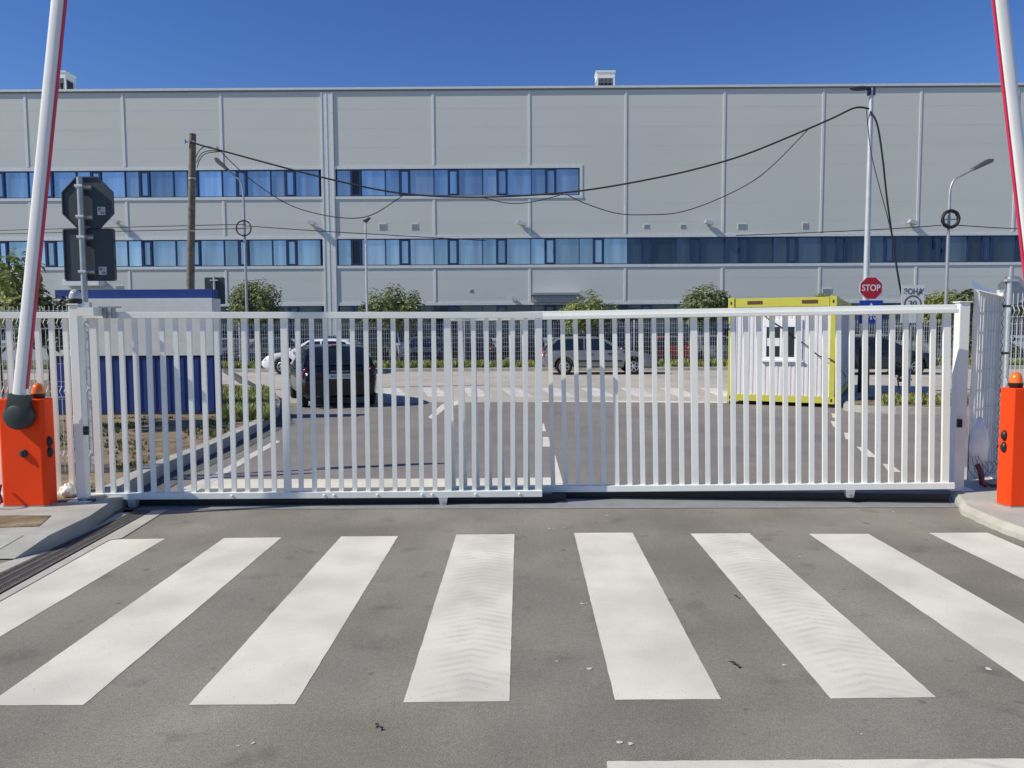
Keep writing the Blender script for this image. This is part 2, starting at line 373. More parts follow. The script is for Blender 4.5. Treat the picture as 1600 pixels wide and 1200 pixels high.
def leaf_thing(px, py, r, label):
    c = G(px, py); mb = MB()
    a = random.uniform(0, 6.28)
    for sgn, ln in ((0, 1.0), (2.1, .7)):
        d = Vector((math.cos(a+sgn), math.sin(a+sgn), 0)); e = Vector((-d.y, d.x, 0))
        o = Vector((0, 0, .008)) + d*r*.6
        mb.add([o - d*r*ln, o + e*r*.45 + Vector((0, 0, .012)), o + d*r*ln + Vector((0, 0, .004)), o - e*r*.45 + Vector((0, 0, .010))], [(0, 1, 2), (0, 2, 3)])
    o = mb.build('fallen_leaf', mat('dry_leaf', (.03, .024, .018), .8)); o.location = (c.x, c.y, .002)
    tag(o, label, 'leaf', 'dry leaves on the forecourt')
leaf_thing(1150, 1041, .028, 'dark dry leaf on asphalt between fifth and sixth zebra stripes')
leaf_thing(1152, 935, .018, 'small dark leaf on asphalt beside sixth zebra stripe')
leaf_thing(592, 1139, .02, 'dark crumpled leaf on asphalt below the third zebra stripe')

# ---- left pavement island, drain and gutter
isl_z = .12
def gp(pts, z): return [(G(x, y, z).x, G(x, y, z).y) for x, y in pts]
mb = MB()
top = gp([(173, 784), (140, 806), (77, 836)], isl_z)
low = gp([(22, 874)], 0.006)[0]
far = [(top[0][0] - .02, YG + .30), (-14, YG + .30), (-14, top[2][1])]
poly = [top[0], far[0], far[1], far[2], top[2], top[1]]
mb.prism(poly[::-1], -.01, isl_z)
lx = -14                                              # ramp down towards the viewer
mb.add([(top[2][0], top[2][1], isl_z), (lx, top[2][1], isl_z), (lx, low[1], .012), (low[0], low[1], .012), (low[0], low[1], -.01), (top[2][0], top[2][1], -.01)], [(0, 1, 2, 3), (0, 3, 4, 5)])
struct('pavement', mb, M['concrete'], 'grey concrete kerbed island under the left barrier', 'pavement')
pv = MB()                                             # paving slabs on the ramp
def ramp_z(y): return .012 + (isl_z-.012)*max(0, min(1, (y-low[1])/(top[2][1]-low[1])))
ya, yb = low[1]+.03, top[2][1]-.005
for i in range(8):
    xa_ = low[0] - .22 - i*.30; xb_1 = top[2][0] - .20 - i*.30
    pv.add([(xa_-.288, ya, ramp_z(ya)+.004), (xa_, ya, ramp_z(ya)+.004), (xb_1, yb, ramp_z(yb)+.004), (xb_1-.288, yb, ramp_z(yb)+.004)], [(0, 1, 2, 3)])
struct('paving_slabs', pv, M['paver'], 'pale paving slabs on the ramp at lower left', 'pavement')
so_ = gp([(80, 806), (60, 823), (-60, 826), (-60, 806)], isl_z)
struct('soil_patch', sheet(so_, isl_z + .005), M['soil'], 'narrow patch of dry soil before the left barrier', 'soil')
dr = [(203, 797), (245, 797)], [(-8, 926), (-8, 903)]
L0 = gp([(-60, 925), (215, 797), (236, 799), (-60, 962)], 0)     # grating
drain = thing('trench_drain', 'dark slotted iron trench drain grating beside the left kerb', 'drain')
a0, a1, b1, b0 = [Vector((p[0], p[1], 0)) for p in L0]
mb = MB().add([(p.x, p.y, .003) for p in (a0, a1, b1, b0)], [(0, 1, 2, 3)])
mb.build('channel', M['track'], drain)
mb = MB(); n = 150
for i in range(n):
    t = i/n; t2 = (i+.55)/n
    p, q, r_, s_ = a0.lerp(a1, t), a0.lerp(a1, t2), b0.lerp(b1, t2), b0.lerp(b1, t)
    mb.add([(v.x, v.y, .009) for v in (p, q, r_, s_)], [(0, 1, 2, 3)])
for t0, t1 in ((0, .12), (.3, .38), (.62, .7), (.88, 1)):
    mb.add([(v.x, v.y, .0115) for v in (a0.lerp(b0, t0), a1.lerp(b1, t0), a1.lerp(b1, t1), a0.lerp(b0, t1))], [(0, 1, 2, 3)])
mb.build('grate', M['grate'], drain)
struct('gutter', sheet(gp([(-60, 900), (20, 876), (160, 818), (196, 797), (213, 797), (-60, 924)], 0), .006), M['concrete_l'], 'pale concrete gutter between left kerb and drain grating', 'gutter')
struct('gutter', sheet(gp([(-60, 964), (238, 799), (262, 797), (190, 842), (170, 845), (-60, 974)], 0), .0062), M['concrete_l'], 'pale concrete strip along the right side of drain grating', 'gutter')

# ---- right pavement
mb = MB()
pr = gp([(1486, 768), (1503, 796), (1540, 813), (1572, 826), (1620, 843), (1800, 905)], .05)
pt = gp([(1490, 762), (1512, 790), (1548, 806), (1580, 818), (1628, 834), (1800, 890)], .10)
nb_ = len(pr); jit = random.Random(5)
def resample(a, n):
    out = []
    for i in range(n):
        t = i/(n-1)*(len(a)-1); k = min(int(t), len(a)-2); u = t-k
        out.append((a[k][0]*(1-u)+a[k+1][0]*u, a[k][1]*(1-u)+a[k+1][1]*u))
    return out
pr2 = [(x+jit.uniform(-.007, .007), y+jit.uniform(-.010, .010)) for x, y in resample(pr, 40)]
pt2 = [(x+jit.uniform(-.002, .002), y+jit.uniform(-.002, .002)) for x, y in resample(pt, 40)]
vs = [(x, y, -.01) for x, y in pr2] + [(x, y, .045) for x, y in pr2] + [(x, y, .1) for x, y in pt2]
fs = []
for i in range(39): fs += [(i, i+1, 41+i, 40+i), (40+i, 41+i, 81+i, 80+i)]
vs += [(14, pt2[-1][1], .1), (14, YG+1.5, .1), (pt2[0][0]*(YG+1.5)/pt2[0][1]+.05, YG+1.5, .1)]
fs.append(tuple(range(80, 120)) + (120, 121, 122))
mb.add(vs, fs)
struct('pavement', mb, M['concrete_l'], 'pale rough concrete island under the right barrier', 'pavement')
struct('side_yard', sheet(gp([(1518, 735), (1545, 645), (1900, 645), (1900, 735)], .02), .02), M['concrete_l'], 'pale concrete yard beyond the right mesh fence', 'pavement')

# ---- inner verge with kerb on the left
kz = .15
kpix = [(150, 779), (200, 752), (255, 724), (300, 706), (340, 690), (375, 674), (405, 660), (425, 648), (436, 637), (438, 626), (430, 614), (412, 605), (380, 600), (330, 597), (200, 593), (-250, 592)]
kt = [Vector((*gp([p], kz)[0], 0)) for p in kpix]
def offset_line(pts, d):
    out = []
    for i, p in enumerate(pts):
        t = (pts[min(i+1, len(pts)-1)] - pts[max(i-1, 0)]).normalized()
        out.append(p + Vector((-t.y, t.x, 0))*d)
    return out
ki = offset_line(kt, .16)
mb = MB(); n = len(kt)
for i in range(n-1):
    a, b, c, d = kt[i], kt[i+1], ki[i+1], ki[i]
    mb.add([(a.x, a.y, -.01), (b.x, b.y, -.01), (b.x, b.y, kz), (a.x, a.y, kz), (d.x, d.y, kz), (c.x, c.y, kz), (d.x, d.y, 0), (c.x, c.y, 0)], [(0, 1, 2, 3), (3, 2, 5, 4), (4, 5, 7, 6)])
tag(mb.build('kerb', M['kerb']), 'grey concrete kerb curving round the soil verge behind gate', 'kerb', kind='structure')
vp = [(p.x, p.y) for p in ki] + [(-30, kt[0].y)]
bm = bmesh.new(); f = bm.faces.new([bm.verts.new((x, y, kz-.02)) for x, y in vp]); bmesh.ops.triangulate(bm, faces=[f])
me = bpy.data.meshes.new('verge'); bm.to_mesh(me); bm.free(); me.materials.append(M['soil'])
tag(link('verge', me), 'dry brown soil verge behind the left gate leaf', 'soil', kind='structure')
gut = offset_line(kt[:9], -.32)
mb = MB()
for i in range(8):
    a, b, c, d = kt[i], kt[i+1], gut[i+1], gut[i]; mb.add([(p.x, p.y, .006) for p in (d, c, b, a)], [(0, 1, 2, 3)])
tag(mb.build('gutter', M['asphalt_lot']), 'grey gutter along the kerb behind left gate leaf', 'gutter', kind='structure')

def tufts(name, label, cat, region, n, h, m, z0, seed, wd=.012):
    rn = random.Random(seed); mb = MB()
    for i in range(n):
        x, y = region(rn)
        for k in range(3):
            a = rn.uniform(0, 6.28); hh = h*rn.uniform(.4, 1.2); ln = rn.uniform(.1, .6)*hh
            d = Vector((math.cos(a), math.sin(a), 0)); e = Vector((-d.y, d.x, 0))*wd*rn.uniform(.7, 1.6); p = Vector((x, y, z0)) + d*.02
            mb.add([p-e, p+e, p+d*ln*.5+e*.7+Vector((0, 0, hh*.6)), p+d*ln*.5-e*.7+Vector((0, 0, hh*.6)), p+d*ln+Vector((0, 0, hh))], [(0, 1, 2, 3), (3, 2, 4)])
    return tag(mb.build(name, m), label, cat, kind='stuff')
def in_pix(xa, xb, ya, yb, z):
    def f(rn):
        p = G(rn.uniform(xa, xb), rn.uniform(ya, yb), z); return p.x, p.y
    return f
def verge_reg(rn):
    while True:
        y = rn.uniform(kt[0].y+.1, 14.2); 
        k = 0
        while k < 8 and kt[k+1].y < y: k += 1
        t = (y-kt[k].y)/(kt[k+1].y-kt[k].y); xr = kt[k].x + t*(kt[k+1].x-kt[k].x)
        x = rn.uniform(-9, xr-.25)
        if noise.noise(Vector((x*1.1, y*.9, 3))) > rn.uniform(-.1, .35): return x, y
tufts('dry_grass', 'sparse dry grass tufts on the soil verge behind gate', 'grass', verge_reg, 1500, .05, M['leaf_g'], kz-.02, 11)
tufts('grass', 'rough green grass patch right of the blue kiosk', 'grass', in_pix(347, 424, 610, 651, .2), 2600, .22, M['leaf_y'], kz-.02, 12, .02)

# short kerb slanting across the street mouth behind the kiosk
ka, kb = G(345, 577, 0), G(402, 614, 0)
mb = MB(); d_ = (kb-ka).normalized(); e_ = Vector((-d_.y, d_.x, 0))*.09
mb.prism([((ka-e_).x, (ka-e_).y), ((kb-e_).x, (kb-e_).y), ((kb+e_).x, (kb+e_).y), ((ka+e_).x, (ka+e_).y)], -.01, .16)
struct('kerb', mb, mat('kerb_painted_shade', (.07, .07, .07), .9, bump=.3), 'low kerb coloured dark for its shaded face, slanting across the street behind the kiosk', 'kerb')  # shade of the kerb face is painted in as a dark base colour

# right-hand verge beside the cabin
vz = .14
vpx = [(1318, 631), (1345, 634), (1400, 636), (1470, 637), (1600, 639), (1800, 640), (1800, 622), (1500, 619), (1400, 617), (1330, 619)]
pp = gp(vpx, vz)
struct('kerb', MB().prism(pp, -.01, vz), M['kerb'], 'low pale kerbed island right of the yellow cabin', 'kerb')
cx = sum(p[0] for p in pp)/len(pp)
inn = [(x, y + (.18 if i < 6 else -.18)) for i, (x, y) in enumerate(pp)]; inn[0] = (inn[0][0]+.2, inn[0][1]); inn[-1] = (inn[-1][0]+.2, inn[-1][1])
struct('verge', sheet(inn, vz+.006), M['soil'], 'dry soil strip on the island right of cabin', 'soil')
tufts('grass', 'dry green grass growing on the right hand island', 'grass', in_pix(1375, 1560, 623, 633, vz), 900, .16, M['leaf_y'], vz, 13, .02)
# planted strip along the foot of the far fence
struct('verge', MB().prism([(-60, 32.1), (60, 32.1), (60, 33.9), (-60, 33.9)], -.01, .13), M['kerb'], 'pale kerbed strip along the foot of the far fence', 'verge')
tufts('grass', 'dry grass strip along the foot of the far fence', 'grass', lambda rn: (rn.uniform(-26, 28), rn.uniform(32.6, 33.8)), 5200, .3, M['leaf_y'], .13, 14, .03)

# ================================================================== HALL
YB = 48.0
hall = thing('factory_hall', 'long grey panel clad industrial hall with blue ribbon windows', 'building', (0, YB, 0), .0063)
def B(px, py):
    p = P(px, py, YB); return p.x, p.z
zr = B(800, 139)[1]; XL, XR = -46.0, 46.0
bands = [('upper', 262.5, 304, -700, 504), ('upper', 264.5, 305.5, 525, 906), ('mid', 371.5, 413.5, -700, 505), ('mid', 372, 413.5, 527, 1597+700), ('low', 477, 520, -700, 505), ('low', 476.5, 520, 527, 2300)]
ztopb = B(800, 263)
def zz(py): return B(800, py)[1]
U0, U1 = zz(305.5), zz(263); M0, M1 = zz(413.8), zz(372); L0_, L1 = zz(528), zz(476.5)
xu = B(906, 285)[0]; xa = B(504, 340)[0]; xb = B(526, 340)[0]
mb = MB()
dpt = .16                                            # reveal depth of the ribbon windows
def wall(x0, x1, z0, z1): mb.box(x0, x1, 0, .5, z0, z1)
wall(XL, XR, 0, L0_); wall(XL, XR, L1, M0); wall(XL, XR, M1, U0); wall(XL, XR, U1, zr)
wall(xa, xb, L0_, L1); wall(xa, xb, M0, M1); wall(xa, xb, U0, U1); wall(xu, XR, U0, U1)
mb.box(XL, XR, .5, 40, 0, zr)
# faint sandwich panel joints
wallo = mb.build('wall', None or M['facade'], hall)
jm = mat('panel_joint', (.61, .625, .59), .6)
mb = MB()
zj = zr - 1.15
while zj > .3:
    if not any(a-.05 < zj < b+.05 for a, b in ((U0, U1), (M0, M1), (L0_, L1))): mb.box(XL, XR, -.003, .001, zj, zj+.014)
    zj -= 1.15
mb.build('panel_joints', jm, hall)
cap = MB(); cap.box(XL, XR, -.12, .55, zr, zr+.13); cap.build('parapet_cap', M['trim'], hall)
cap = MB(); cap.box(XL, XR, -.05, -.0005, zr-.08, zr-.003); cap.build('eaves_flashing', M['trim_d'], hall)
rib_x = [44-152*2, 44-152, 44, 195, 347, 677, 827, 978, 1132, 1287, 1440, 1592, 1745]
for i, px in enumerate(rib_x):
    x = B(px, 200)[0]
    segs = [(U1+.22, zr-.13), (M1+.22, U0-.22)] if x < xu else [(M1+.22, zr-.13)]
    segs += [(L1+.2, M0-.22), (0, L0_-.1)]
    for z0, z1 in segs:
        mb = MB(); mb.box(x-.07, x+.07, -.03, -.001, z0, z1); mb.build('rib', M['trim'], hall, bevel=.01)
pil = MB(); xm = (xa+xb)/2
pil.box(xm-.36, xm+.36, -.05, -.001, 0, zr-.13)
pil.box(xm-.375, xm-.29, -.075, -.0505, 0, zr-.13); pil.box(xm+.29, xm+.375, -.075, -.0505, 0, zr-.13); pil.box(xm-.05, xm-.0, -.07, -.0505, 0, zr-.13)
pil.build('pilaster', M['trim'], hall)
rp = random.Random(21)
def ribbon(x0, x1, z0, z1, phase, darkfrom=1e9, lab=None, blind=True):
    fr = MB(); t = .05
    fr.box(x0, x1, .02, dpt, z1-t, z1); fr.box(x0, x1, .02, dpt, z0, z0+t); fr.box(x0, x0+t, .02, dpt, z0+t, z1-t); fr.box(x1-t, x1, .02, dpt, z0+t, z1-t)
    x = phase
    while x > x0: x -= 3.0
    panes = []; segs = [.88, .64, 1.48]; k = 0
    while x < x1 - .05:
        wdt = segs[k % 3]; a, b = max(x, x0+t), min(x+wdt, x1-t)
        if b - a > .12: panes.append((a, b, k % 3))
        x += wdt; k += 1
        if x0 + .1 < x < x1 - .1: fr.box(x-.028, x+.028, .02, dpt, z0+t, z1-t)
    trim = MB(); tt = .17
    trim.box(x0-tt, x1+tt, -.03, .03, z1+.002, z1+tt+.02); trim.box(x0-tt, x1+tt, -.05, .03, z0-tt, z0-.002)
    trim.box(x0-tt, x0-.002, -.03, .03, z0, z1); trim.box(x1+.002, x1+tt, -.03, .03, z0, z1)
    win = fr.build('ribbon_window', M['frame'], hall)
    if lab: win['label'] = lab
    trim.build('surround', M['trim'], win)
    for i, (a, b, kd) in enumerate(panes):
        dark = a > darkfrom + rp.uniform(-1, 1)
        if kd == 1:                                   # opening sash with its heavy frame
            sm = MB(); e = .12
            sm.box(a, b, .0, dpt-.02, z1-t-e*.7, z1-t); sm.box(a, b, .0, dpt-.02, z0+t, z0+t+e*.7); sm.box(a, a+e, .0, dpt-.02, z0+t+e*.7, z1-t-e*.7); sm.box(b-e, b, .0, dpt-.02, z0+t+e*.7, z1-t-e*.7)
            sm.build('sash', M['frame'], win)
            a2, b2, za, zb_ = a+e, b-e, z0+t+e*.7, z1-t-e*.7
        else: a2, b2, za, zb_ = a+.028, b-.028, z0+t, z1-t
        tl = rp.uniform(-.004, .004)
        pm = MB().add([(a2, .10+tl, za), (b2, .10-tl, za), (b2, .10-tl, zb_), (a2, .10+tl, zb_)], [(0, 1, 2, 3)])
        mm = (M['pane_m'] if rp.random() < .22 and darkfrom > 0 else M['pane_d']) if dark else (M['pane2'] if rp.random() < .28 else M['pane'])
        if lab and 'middle' in lab and i == 1 : mm = M['pane_k']
        pm.build('pane', mm, win)
phL = B(201, 392)[0]; phR = B(525+5, 392)[0]
dk = B(955, 392)[0]
ribbon(XL, xa, U0, U1, phL, lab='upper left ribbon of blue windows')
ribbon(xb, xu, U0, U1, B(526, 285)[0], lab='upper middle ribbon of blue windows, ending mid facade')
ribbon(XL, xa, M0, M1, phL, lab='second floor left ribbon of blue windows')
ribbon(xb, XR, M0, M1, B(527, 392)[0], dk, lab='long right ribbon beginning at middle pilaster, darker to the right')
ribbon(XL, xa, L0_, L1, phL, -1e9, lab='ground floor left ribbon of dark windows')
ribbon(xb, XR, L0_, L1, B(527, 392)[0], -1e9, lab='ground floor right ribbon of dark windows')
for px, py, w_, h_ in [(598, 354, 12, 10), (648, 354, 11, 10), (1010, 353, 8, 6), (1067, 353, 8, 6), (1160, 353, 14, 9), (1259, 352, 9, 10), (188, 449, 13, 6), (1293, 454, 15, 8), (736, 454, 5, 5)]:
    x, z = B(px, py); w2, h2 = w_/50, h_/50
    vb = MB(); vb.box(x-w2, x+w2, -.02, -.001, z-h2, z+h2); v = vb.build('vent', M['trim'], hall)
    lv = MB(); k = 4
    for i in range(k):
        za = z-h2*.8+i*h2*1.6/k; lv.box(x-w2*.82, x+w2*.82, -.034, -.021, za, za+h2*.8/k*1.1)
    lv.build('louvre', M['trim_d'], v)
for px, py in [(185, 348), (488, 350), (815, 351), (1106, 350), (1424, 349), (803, 469)]:
    x, z = B(px, py); e = 1.0 if py < 400 else .6
    lb = MB(); lb.box(x-.06, x+.06, -.25*e, -.001, z-.08, z+.0); lb.prism([(x-.26*e, z+.02), (x+.22*e, z-.12), (x+.28*e, z+.06), (x-.18*e, z+.22)], -.48*e, -.10*e, 'Y')
    lb.build('wall_lamp', M['galv_l'], hall)
x0, z0 = B(110, 448); x1, z1 = B(166, 438)
MB().box(x0, x1, -.7, -.001, z0, z1).build('wall_box', M['pvc'], hall, bevel=.02)
x0, z0 = B(829, 473); x1, z1 = B(905, 458)
cn = MB(); cn.box(x0, x1, -.9, -.001, z1-.14, z1); cn.box(x0+.1, x1-.1, -.55, -.06, z0, z1-.141); cn.build('canopy', M['galv'], hall)
def roof_unit(pxa, pxb, pyt, label):
    Y2 = YB + 6; a = P(pxa, 138, Y2); b = P(pxb, pyt, Y2)
    t = thing('roof_ventilator', label, 'roof vent', ((a.x+b.x)/2, Y2, zr), 0, 'ventilators on the hall roof')
    hw = (b.x-a.x)/2; h = b.z - zr; zv = P(pxa, 134.5, Y2).z - zr; hm = zv+(h-zv)*.46; mb = MB()
    mb.box(-hw, hw, -hw, hw, hm, h)
    for sx in (-1, 1):
        for sy in (-1, 1): mb.box(sx*hw-(.1 if sx > 0 else 0), sx*hw+(.1 if sx < 0 else 0), sy*hw-(.1 if sy > 0 else 0), sy*hw+(.1 if sy < 0 else 0), 0, hm-.001)
    mb.box(-hw-.05, hw+.05, -hw-.05, hw+.05, h+.001, h+.09)
    mb.build('hood', M['white_l'], t)
    lv = MB(); lv.box(-hw*.8, hw*.8, -hw*.8, hw*.8, 0, hm-.002); lv.build('core', M['track'], t)
    ls = MB()
    for i in range(5): ls.box(-hw+.101, hw-.101, -hw+.02, -hw+.06, zv+(hm-zv)*(.1+i*.2), zv+(hm-zv)*(.16+i*.2))
    for i in range(4): x = -hw + (i+.8)*2*hw/4.6; ls.box(x, x+.04, -hw+.061, -hw+.09, 0, hm-.003)
    ls.build('louvre', M['galv'], t)
roof_unit(931, 959, 117, 'white louvred roof ventilator standing alone on hall roof right of centre')
roof_unit(84, 110, 117, 'louvred roof ventilator half hidden behind the left barrier arm')

# ================================================================== FENCES
def mesh_fence(name, label, x0, x1, y, h, sx, sz, r, post_every, z0=0.0, rz=0.0, fold=True, postm='wire'):
    t = thing(name, label, 'fence', (x0, y, z0), rz)
    L = x1-x0; n = max(1, round(L/post_every)); seg = L/n
    for k in range(n+1):
        pm = MB(); pm.box(k*seg-.03, k*seg+.03, .02, .08, 0, h+.04); pm.build('post', M[postm], t)
    for k in range(n):
        pm = MB(); a, b = k*seg+.01, (k+1)*seg-.01
        folds = [h*.12, h*.5, h*.9] if fold else []
        nx = int((b-a)/sx)
        for i in range(nx+1):
            x = a + (b-a)*i/nx
            if not fold: pm.box(x-r, x+r, -r, r, .05, h)
            else:
                zs = [.05]
                for f_ in folds: zs += [f_-.06, f_, f_+.06]
                zs.append(h)
                for q in range(len(zs)-1):
                    ya = -.04 if zs[q] in folds else 0; yb = -.04 if zs[q+1] in folds else 0
                    pm.add([(x-r, ya-r, zs[q]), (x+r, ya-r, zs[q]), (x+r, ya+r, zs[q]), (x-r, ya+r, zs[q]), (x-r, yb-r, zs[q+1]), (x+r, yb-r, zs[q+1]), (x+r, yb+r, zs[q+1]), (x-r, yb+r, zs[q+1])],
                           [(0, 1, 5, 4), (1, 2, 6, 5), (2, 3, 7, 6), (3, 0, 4, 7)])
        z = .08
        zl = []
        while z < h: zl.append(z); z += sz
        if fold: zl += [f_+s_ for f_ in folds for s_ in (-.06, .06)]
        for z in zl: pm.box(a, b, r+.001, 3*r, z-r, z+r)
        pm.build('mesh_panel', M['wire'], t)
    return t
mesh_fence('mesh_fence', 'long white wire mesh fence in front of the car park', -27.5, 30, 34.0, 2.0, .10, .2, .0045, 2.5, .1, fold=False)
xl = P(139, 600, 8.6).x
mesh_fence('mesh_fence', 'white wire mesh fence running left behind the left gate post', xl-7.5, xl, 8.6, 1.93, .05, .2, .0028, 2.5, .1)
xr = P(1562, 600, 8.75).x
mesh_fence('mesh_fence', 'white wire mesh fence with wavy top behind the right barrier', xr, xr+5, 8.75, 2.02, .05, .2, .0032, 2.5, .1, -.05)

# ================================================================== SLIDING GATE
def leaf(name, label, pxs, ytop, ybot, ys, bars_px, wide_px, rails, guide):
    """pxs: photo columns of the ends; ytop/ybot/ys: linear values at 158..1490 style anchors"""
    def lin(a, px): return a[0] + (a[1]-a[0])*(px-pxs[0])/(pxs[1]-pxs[0])
    def top(px): return P(px, lin(ytop, px), lin(ys, px))
    def bot(px): return P(px, lin(ybot, px), lin(ys, px))
    A = bot(pxs[0]); Bp = bot(pxs[1])
    t = thing(name, label, 'gate', (A.x, A.y, A.z))
    rz = math.atan2(Bp.y-A.y, Bp.x-A.x); t.rotation_euler = (0, -math.atan2(Bp.z-A.z, Bp.x-A.x), rz)
    Lr = math.hypot(Bp.x-A.x, Bp.y-A.y)
    H0 = top(pxs[0]).z-A.z; H1 = top(pxs[1]).z-Bp.z
    def lx(px, py=620):
        p = P(px, py, lin(ys, px)); return (p.x-A.x)/math.cos(rz)
    Hf = lambda x: H0+(H1-H0)*x/Lr
    return t, lx, Hf, Lr
def taper_box(mb, x0, x1, y0, y1, za, zb, Hf):        # box whose z is measured down from the sloping top
    mb.add([(x0, y0, Hf(x0)-za), (x1, y0, Hf(x1)-za), (x1, y1, Hf(x1)-za), (x0, y1, Hf(x0)-za), (x0, y0, Hf(x0)-zb), (x1, y0, Hf(x1)-zb), (x1, y1, Hf(x1)-zb), (x0, y1, Hf(x0)-zb)],
           [(3, 2, 1, 0), (4, 5, 6, 7), (0, 1, 5, 4), (1, 2, 6, 5), (2, 3, 7, 6), (3, 0, 4, 7)])
# left, nearer leaf
t, lx, Hf, Lr = leaf('sliding_gate', 'nearer white slatted sliding gate leaf on the left, behind left post', (163, 847), (487.5, 487.5), (779.5, 775), (7.45, 7.60), 0, 0, 0, 0)
gl = t; xs = lx(-90); xe = Lr
mb = MB(); taper_box(mb, xs, xe, -.05, .035, 0, .062, Hf); mb.build('top_rail', M['white'], gl, bevel=.004)
mb = MB(); mb.box(xs, xe, -.045, .035, 0, .062); br = mb.build('bottom_rail', M['white'], gl, bevel=.004)
for px in [286, 360, 505, 520, 588, 658, 674, 742, 811, 434]:
    MB().lathe((lx(px), -.046, .032), [(.013, 0), (.013, -.006), (.007, -.012)], 8, 'Y').build('bolt', M['white'], br)
mb = MB(); mb.box(-.022, .022, -.016, .016, .063, 1); barm = None
def bars(t, xlist, Hf, wdt, dep, mname='white', name='bar', zt=.063, ylo=.0):
    for x in xlist:
        mb = MB(); mb.box(x-wdt/2, x+wdt/2, ylo-dep/2, ylo+dep/2, .062, Hf(x)-zt); mb.build(name, M[mname], t)
stiles = [lx(150), lx(446), lx(699), lx(841)]
bl = []
for a, b, n in ((stiles[0], stiles[1], 13), (stiles[1], stiles[2], 11), (stiles[2], stiles[3], 6)):
    bl += [a + (b-a)*(i+1)/(n+1) for i in range(n)]
x = stiles[0] - .135
while x > xs + .1: bl.append(x); x -= .135
bars(gl, bl, Hf, .044, .032)
bars(gl, stiles, Hf, .066, .046, name='stile')
def roller(t, x):
    mb = MB(); mb.prism([(x-.045, 0), (x+.045, 0), (x+.03, -.075), (x-.03, -.075)], -.052, .03, 'Y'); b = mb.build('roller_bracket', M['galv_l'], t)
    MB().cyl((x, -.058, -.05), (x, .02, -.05), .016, n=10).build('roller', M['galv'], b)
roller(gl, lx(203)); roller(gl, lx(691))
# right, farther leaf
t, lx, Hf, Lr = leaf('sliding_gate', 'farther white slatted sliding gate leaf on the right with thick top rail', (850, 1489), (486.5, 475.5), (768, 763), (7.85, 7.55), 0, 0, 0, 0)
gr = t; xs = lx(703); xe = Lr
mb = MB(); taper_box(mb, xs, xe, -.035, .035, 0, .045, Hf); taper_box(mb, xs, xe, -.075, .035, .0452, .085, Hf); mb.build('top_rail', M['white'], gr, bevel=.005)
mb = MB(); mb.box(xs, xe, -.045, .035, 0, .062); mb.build('bottom_rail', M['white'], gr, bevel=.004)
stiles = [lx(706), lx(1088), lx(1481)]
bl = []
for a, b, n in ((stiles[0], stiles[1], 18), (stiles[1], stiles[2], 18)):
    bl += [a + (b-a)*(i+1)/(n+1) for i in range(n)]
bars(gr, bl, Hf, .046, .032, zt=.086); bars(gr, stiles, Hf, .066, .046, name='stile', zt=.086)
roller(gr, lx(1330)); roller(gr, lx(856))
# track
trk = thing('gate_track', 'black steel ground track running under the white gate leaves', 'track')
p0 = Vector((-5.2, 7.51, 0)); p1 = Vector((.45, 7.665, 0)); q0 = Vector((-.3, 7.90, 0)); q1 = Vector((P(1483, 700, 7.62).x, 7.60, 0))
def bar3(mb, a, b, w_, z0, z1):
    d = (b-a).normalized(); e = Vector((-d.y, d.x, 0))*w_
    c = [a-e, b-e, b+e, a+e]; mb.add([(p.x, p.y, z0) for p in c]+[(p.x, p.y, z1) for p in c], [(3, 2, 1, 0), (4, 5, 6, 7), (0, 1, 5, 4), (1, 2, 6, 5), (2, 3, 7, 6), (3, 0, 4, 7)])
for a, b in ((p0, p1), (q0, q1)):
    mb = MB(); bar3(mb, a, b, .012, .004, .085); bar3(mb, a, b, .05, .0045, .016); mb.build('rail', M['track'], trk)

# posts
def gate_post(label, pxl, pxr, pyt, Y, zb, lamp):
    a = P(pxl, pyt, Y); b = P(pxr, pyt, Y); wd = b.x-a.x; x = (a.x+b.x)/2; h = a.z-zb
    t = thing('gate_post', label, 'gate post', (x, Y+wd/2, zb))
    mb = MB(); mb.box(-wd/2, wd/2, -wd/2, wd/2, 0, h); mb.build('column', M['white'], t, bevel=.008)
    mb = MB(); mb.box(-wd/2-.012, wd/2+.012, -wd/2-.012, wd/2+.012, h+.001, h+.014); mb.build('cap', M['white'], t, bevel=.004)
    mb = MB(); mb.box(-wd/2-.06, wd/2+.06, -wd/2-.06, wd/2+.06, 0, .012); mb.build('base_plate', M['white'], t)
    return t, wd, h
pl, wd, h = gate_post('white square left gate post topped by a clear beacon', 106, 121, 477, 7.22, isl_z, True)
def photocell(t, x, y, z, s=1.0):
    mb = MB(); mb.box(x-.02*s, x+.024*s, y-.035*s, y, z-.042*s, z+.042*s); o = mb.build('photocell', M['black'], t, bevel=.008)
    MB().lathe((x, y-.0355*s, z), [(.013*s, 0), (.011*s, -.004)], 10, 'Y').build('lens', M['glass'], o)
zph = P(133, 673, 7.22).z - isl_z
photocell(pl, wd/2+.021, -wd/2+.03, zph)
mb = MB(); mb.box(wd/2+.001, wd/2+.15, -.05, .05, h-.10, h-.02); mb.box(wd/2+.13, wd/2+.15, .0505, .30, h-.098, h-.022); pb = mb.build('guide_arm', M['white'], pl)
mb = MB()
for dx in (.17, .25): mb.cyl((wd/2+dx, .12, h-.12), (wd/2+dx, .12, h-.02), .022, n=12)
mb.box(wd/2+.14, wd/2+.30, .06, .18, h-.02, h-.008); mb.build('guide_roller', M['galv'], pb)
bc = thing('beacon', 'clear dome warning beacon on top of left gate post', 'beacon', (P(117.5, 475, 7.26).x, 7.22+wd/2, isl_z+h+.015))
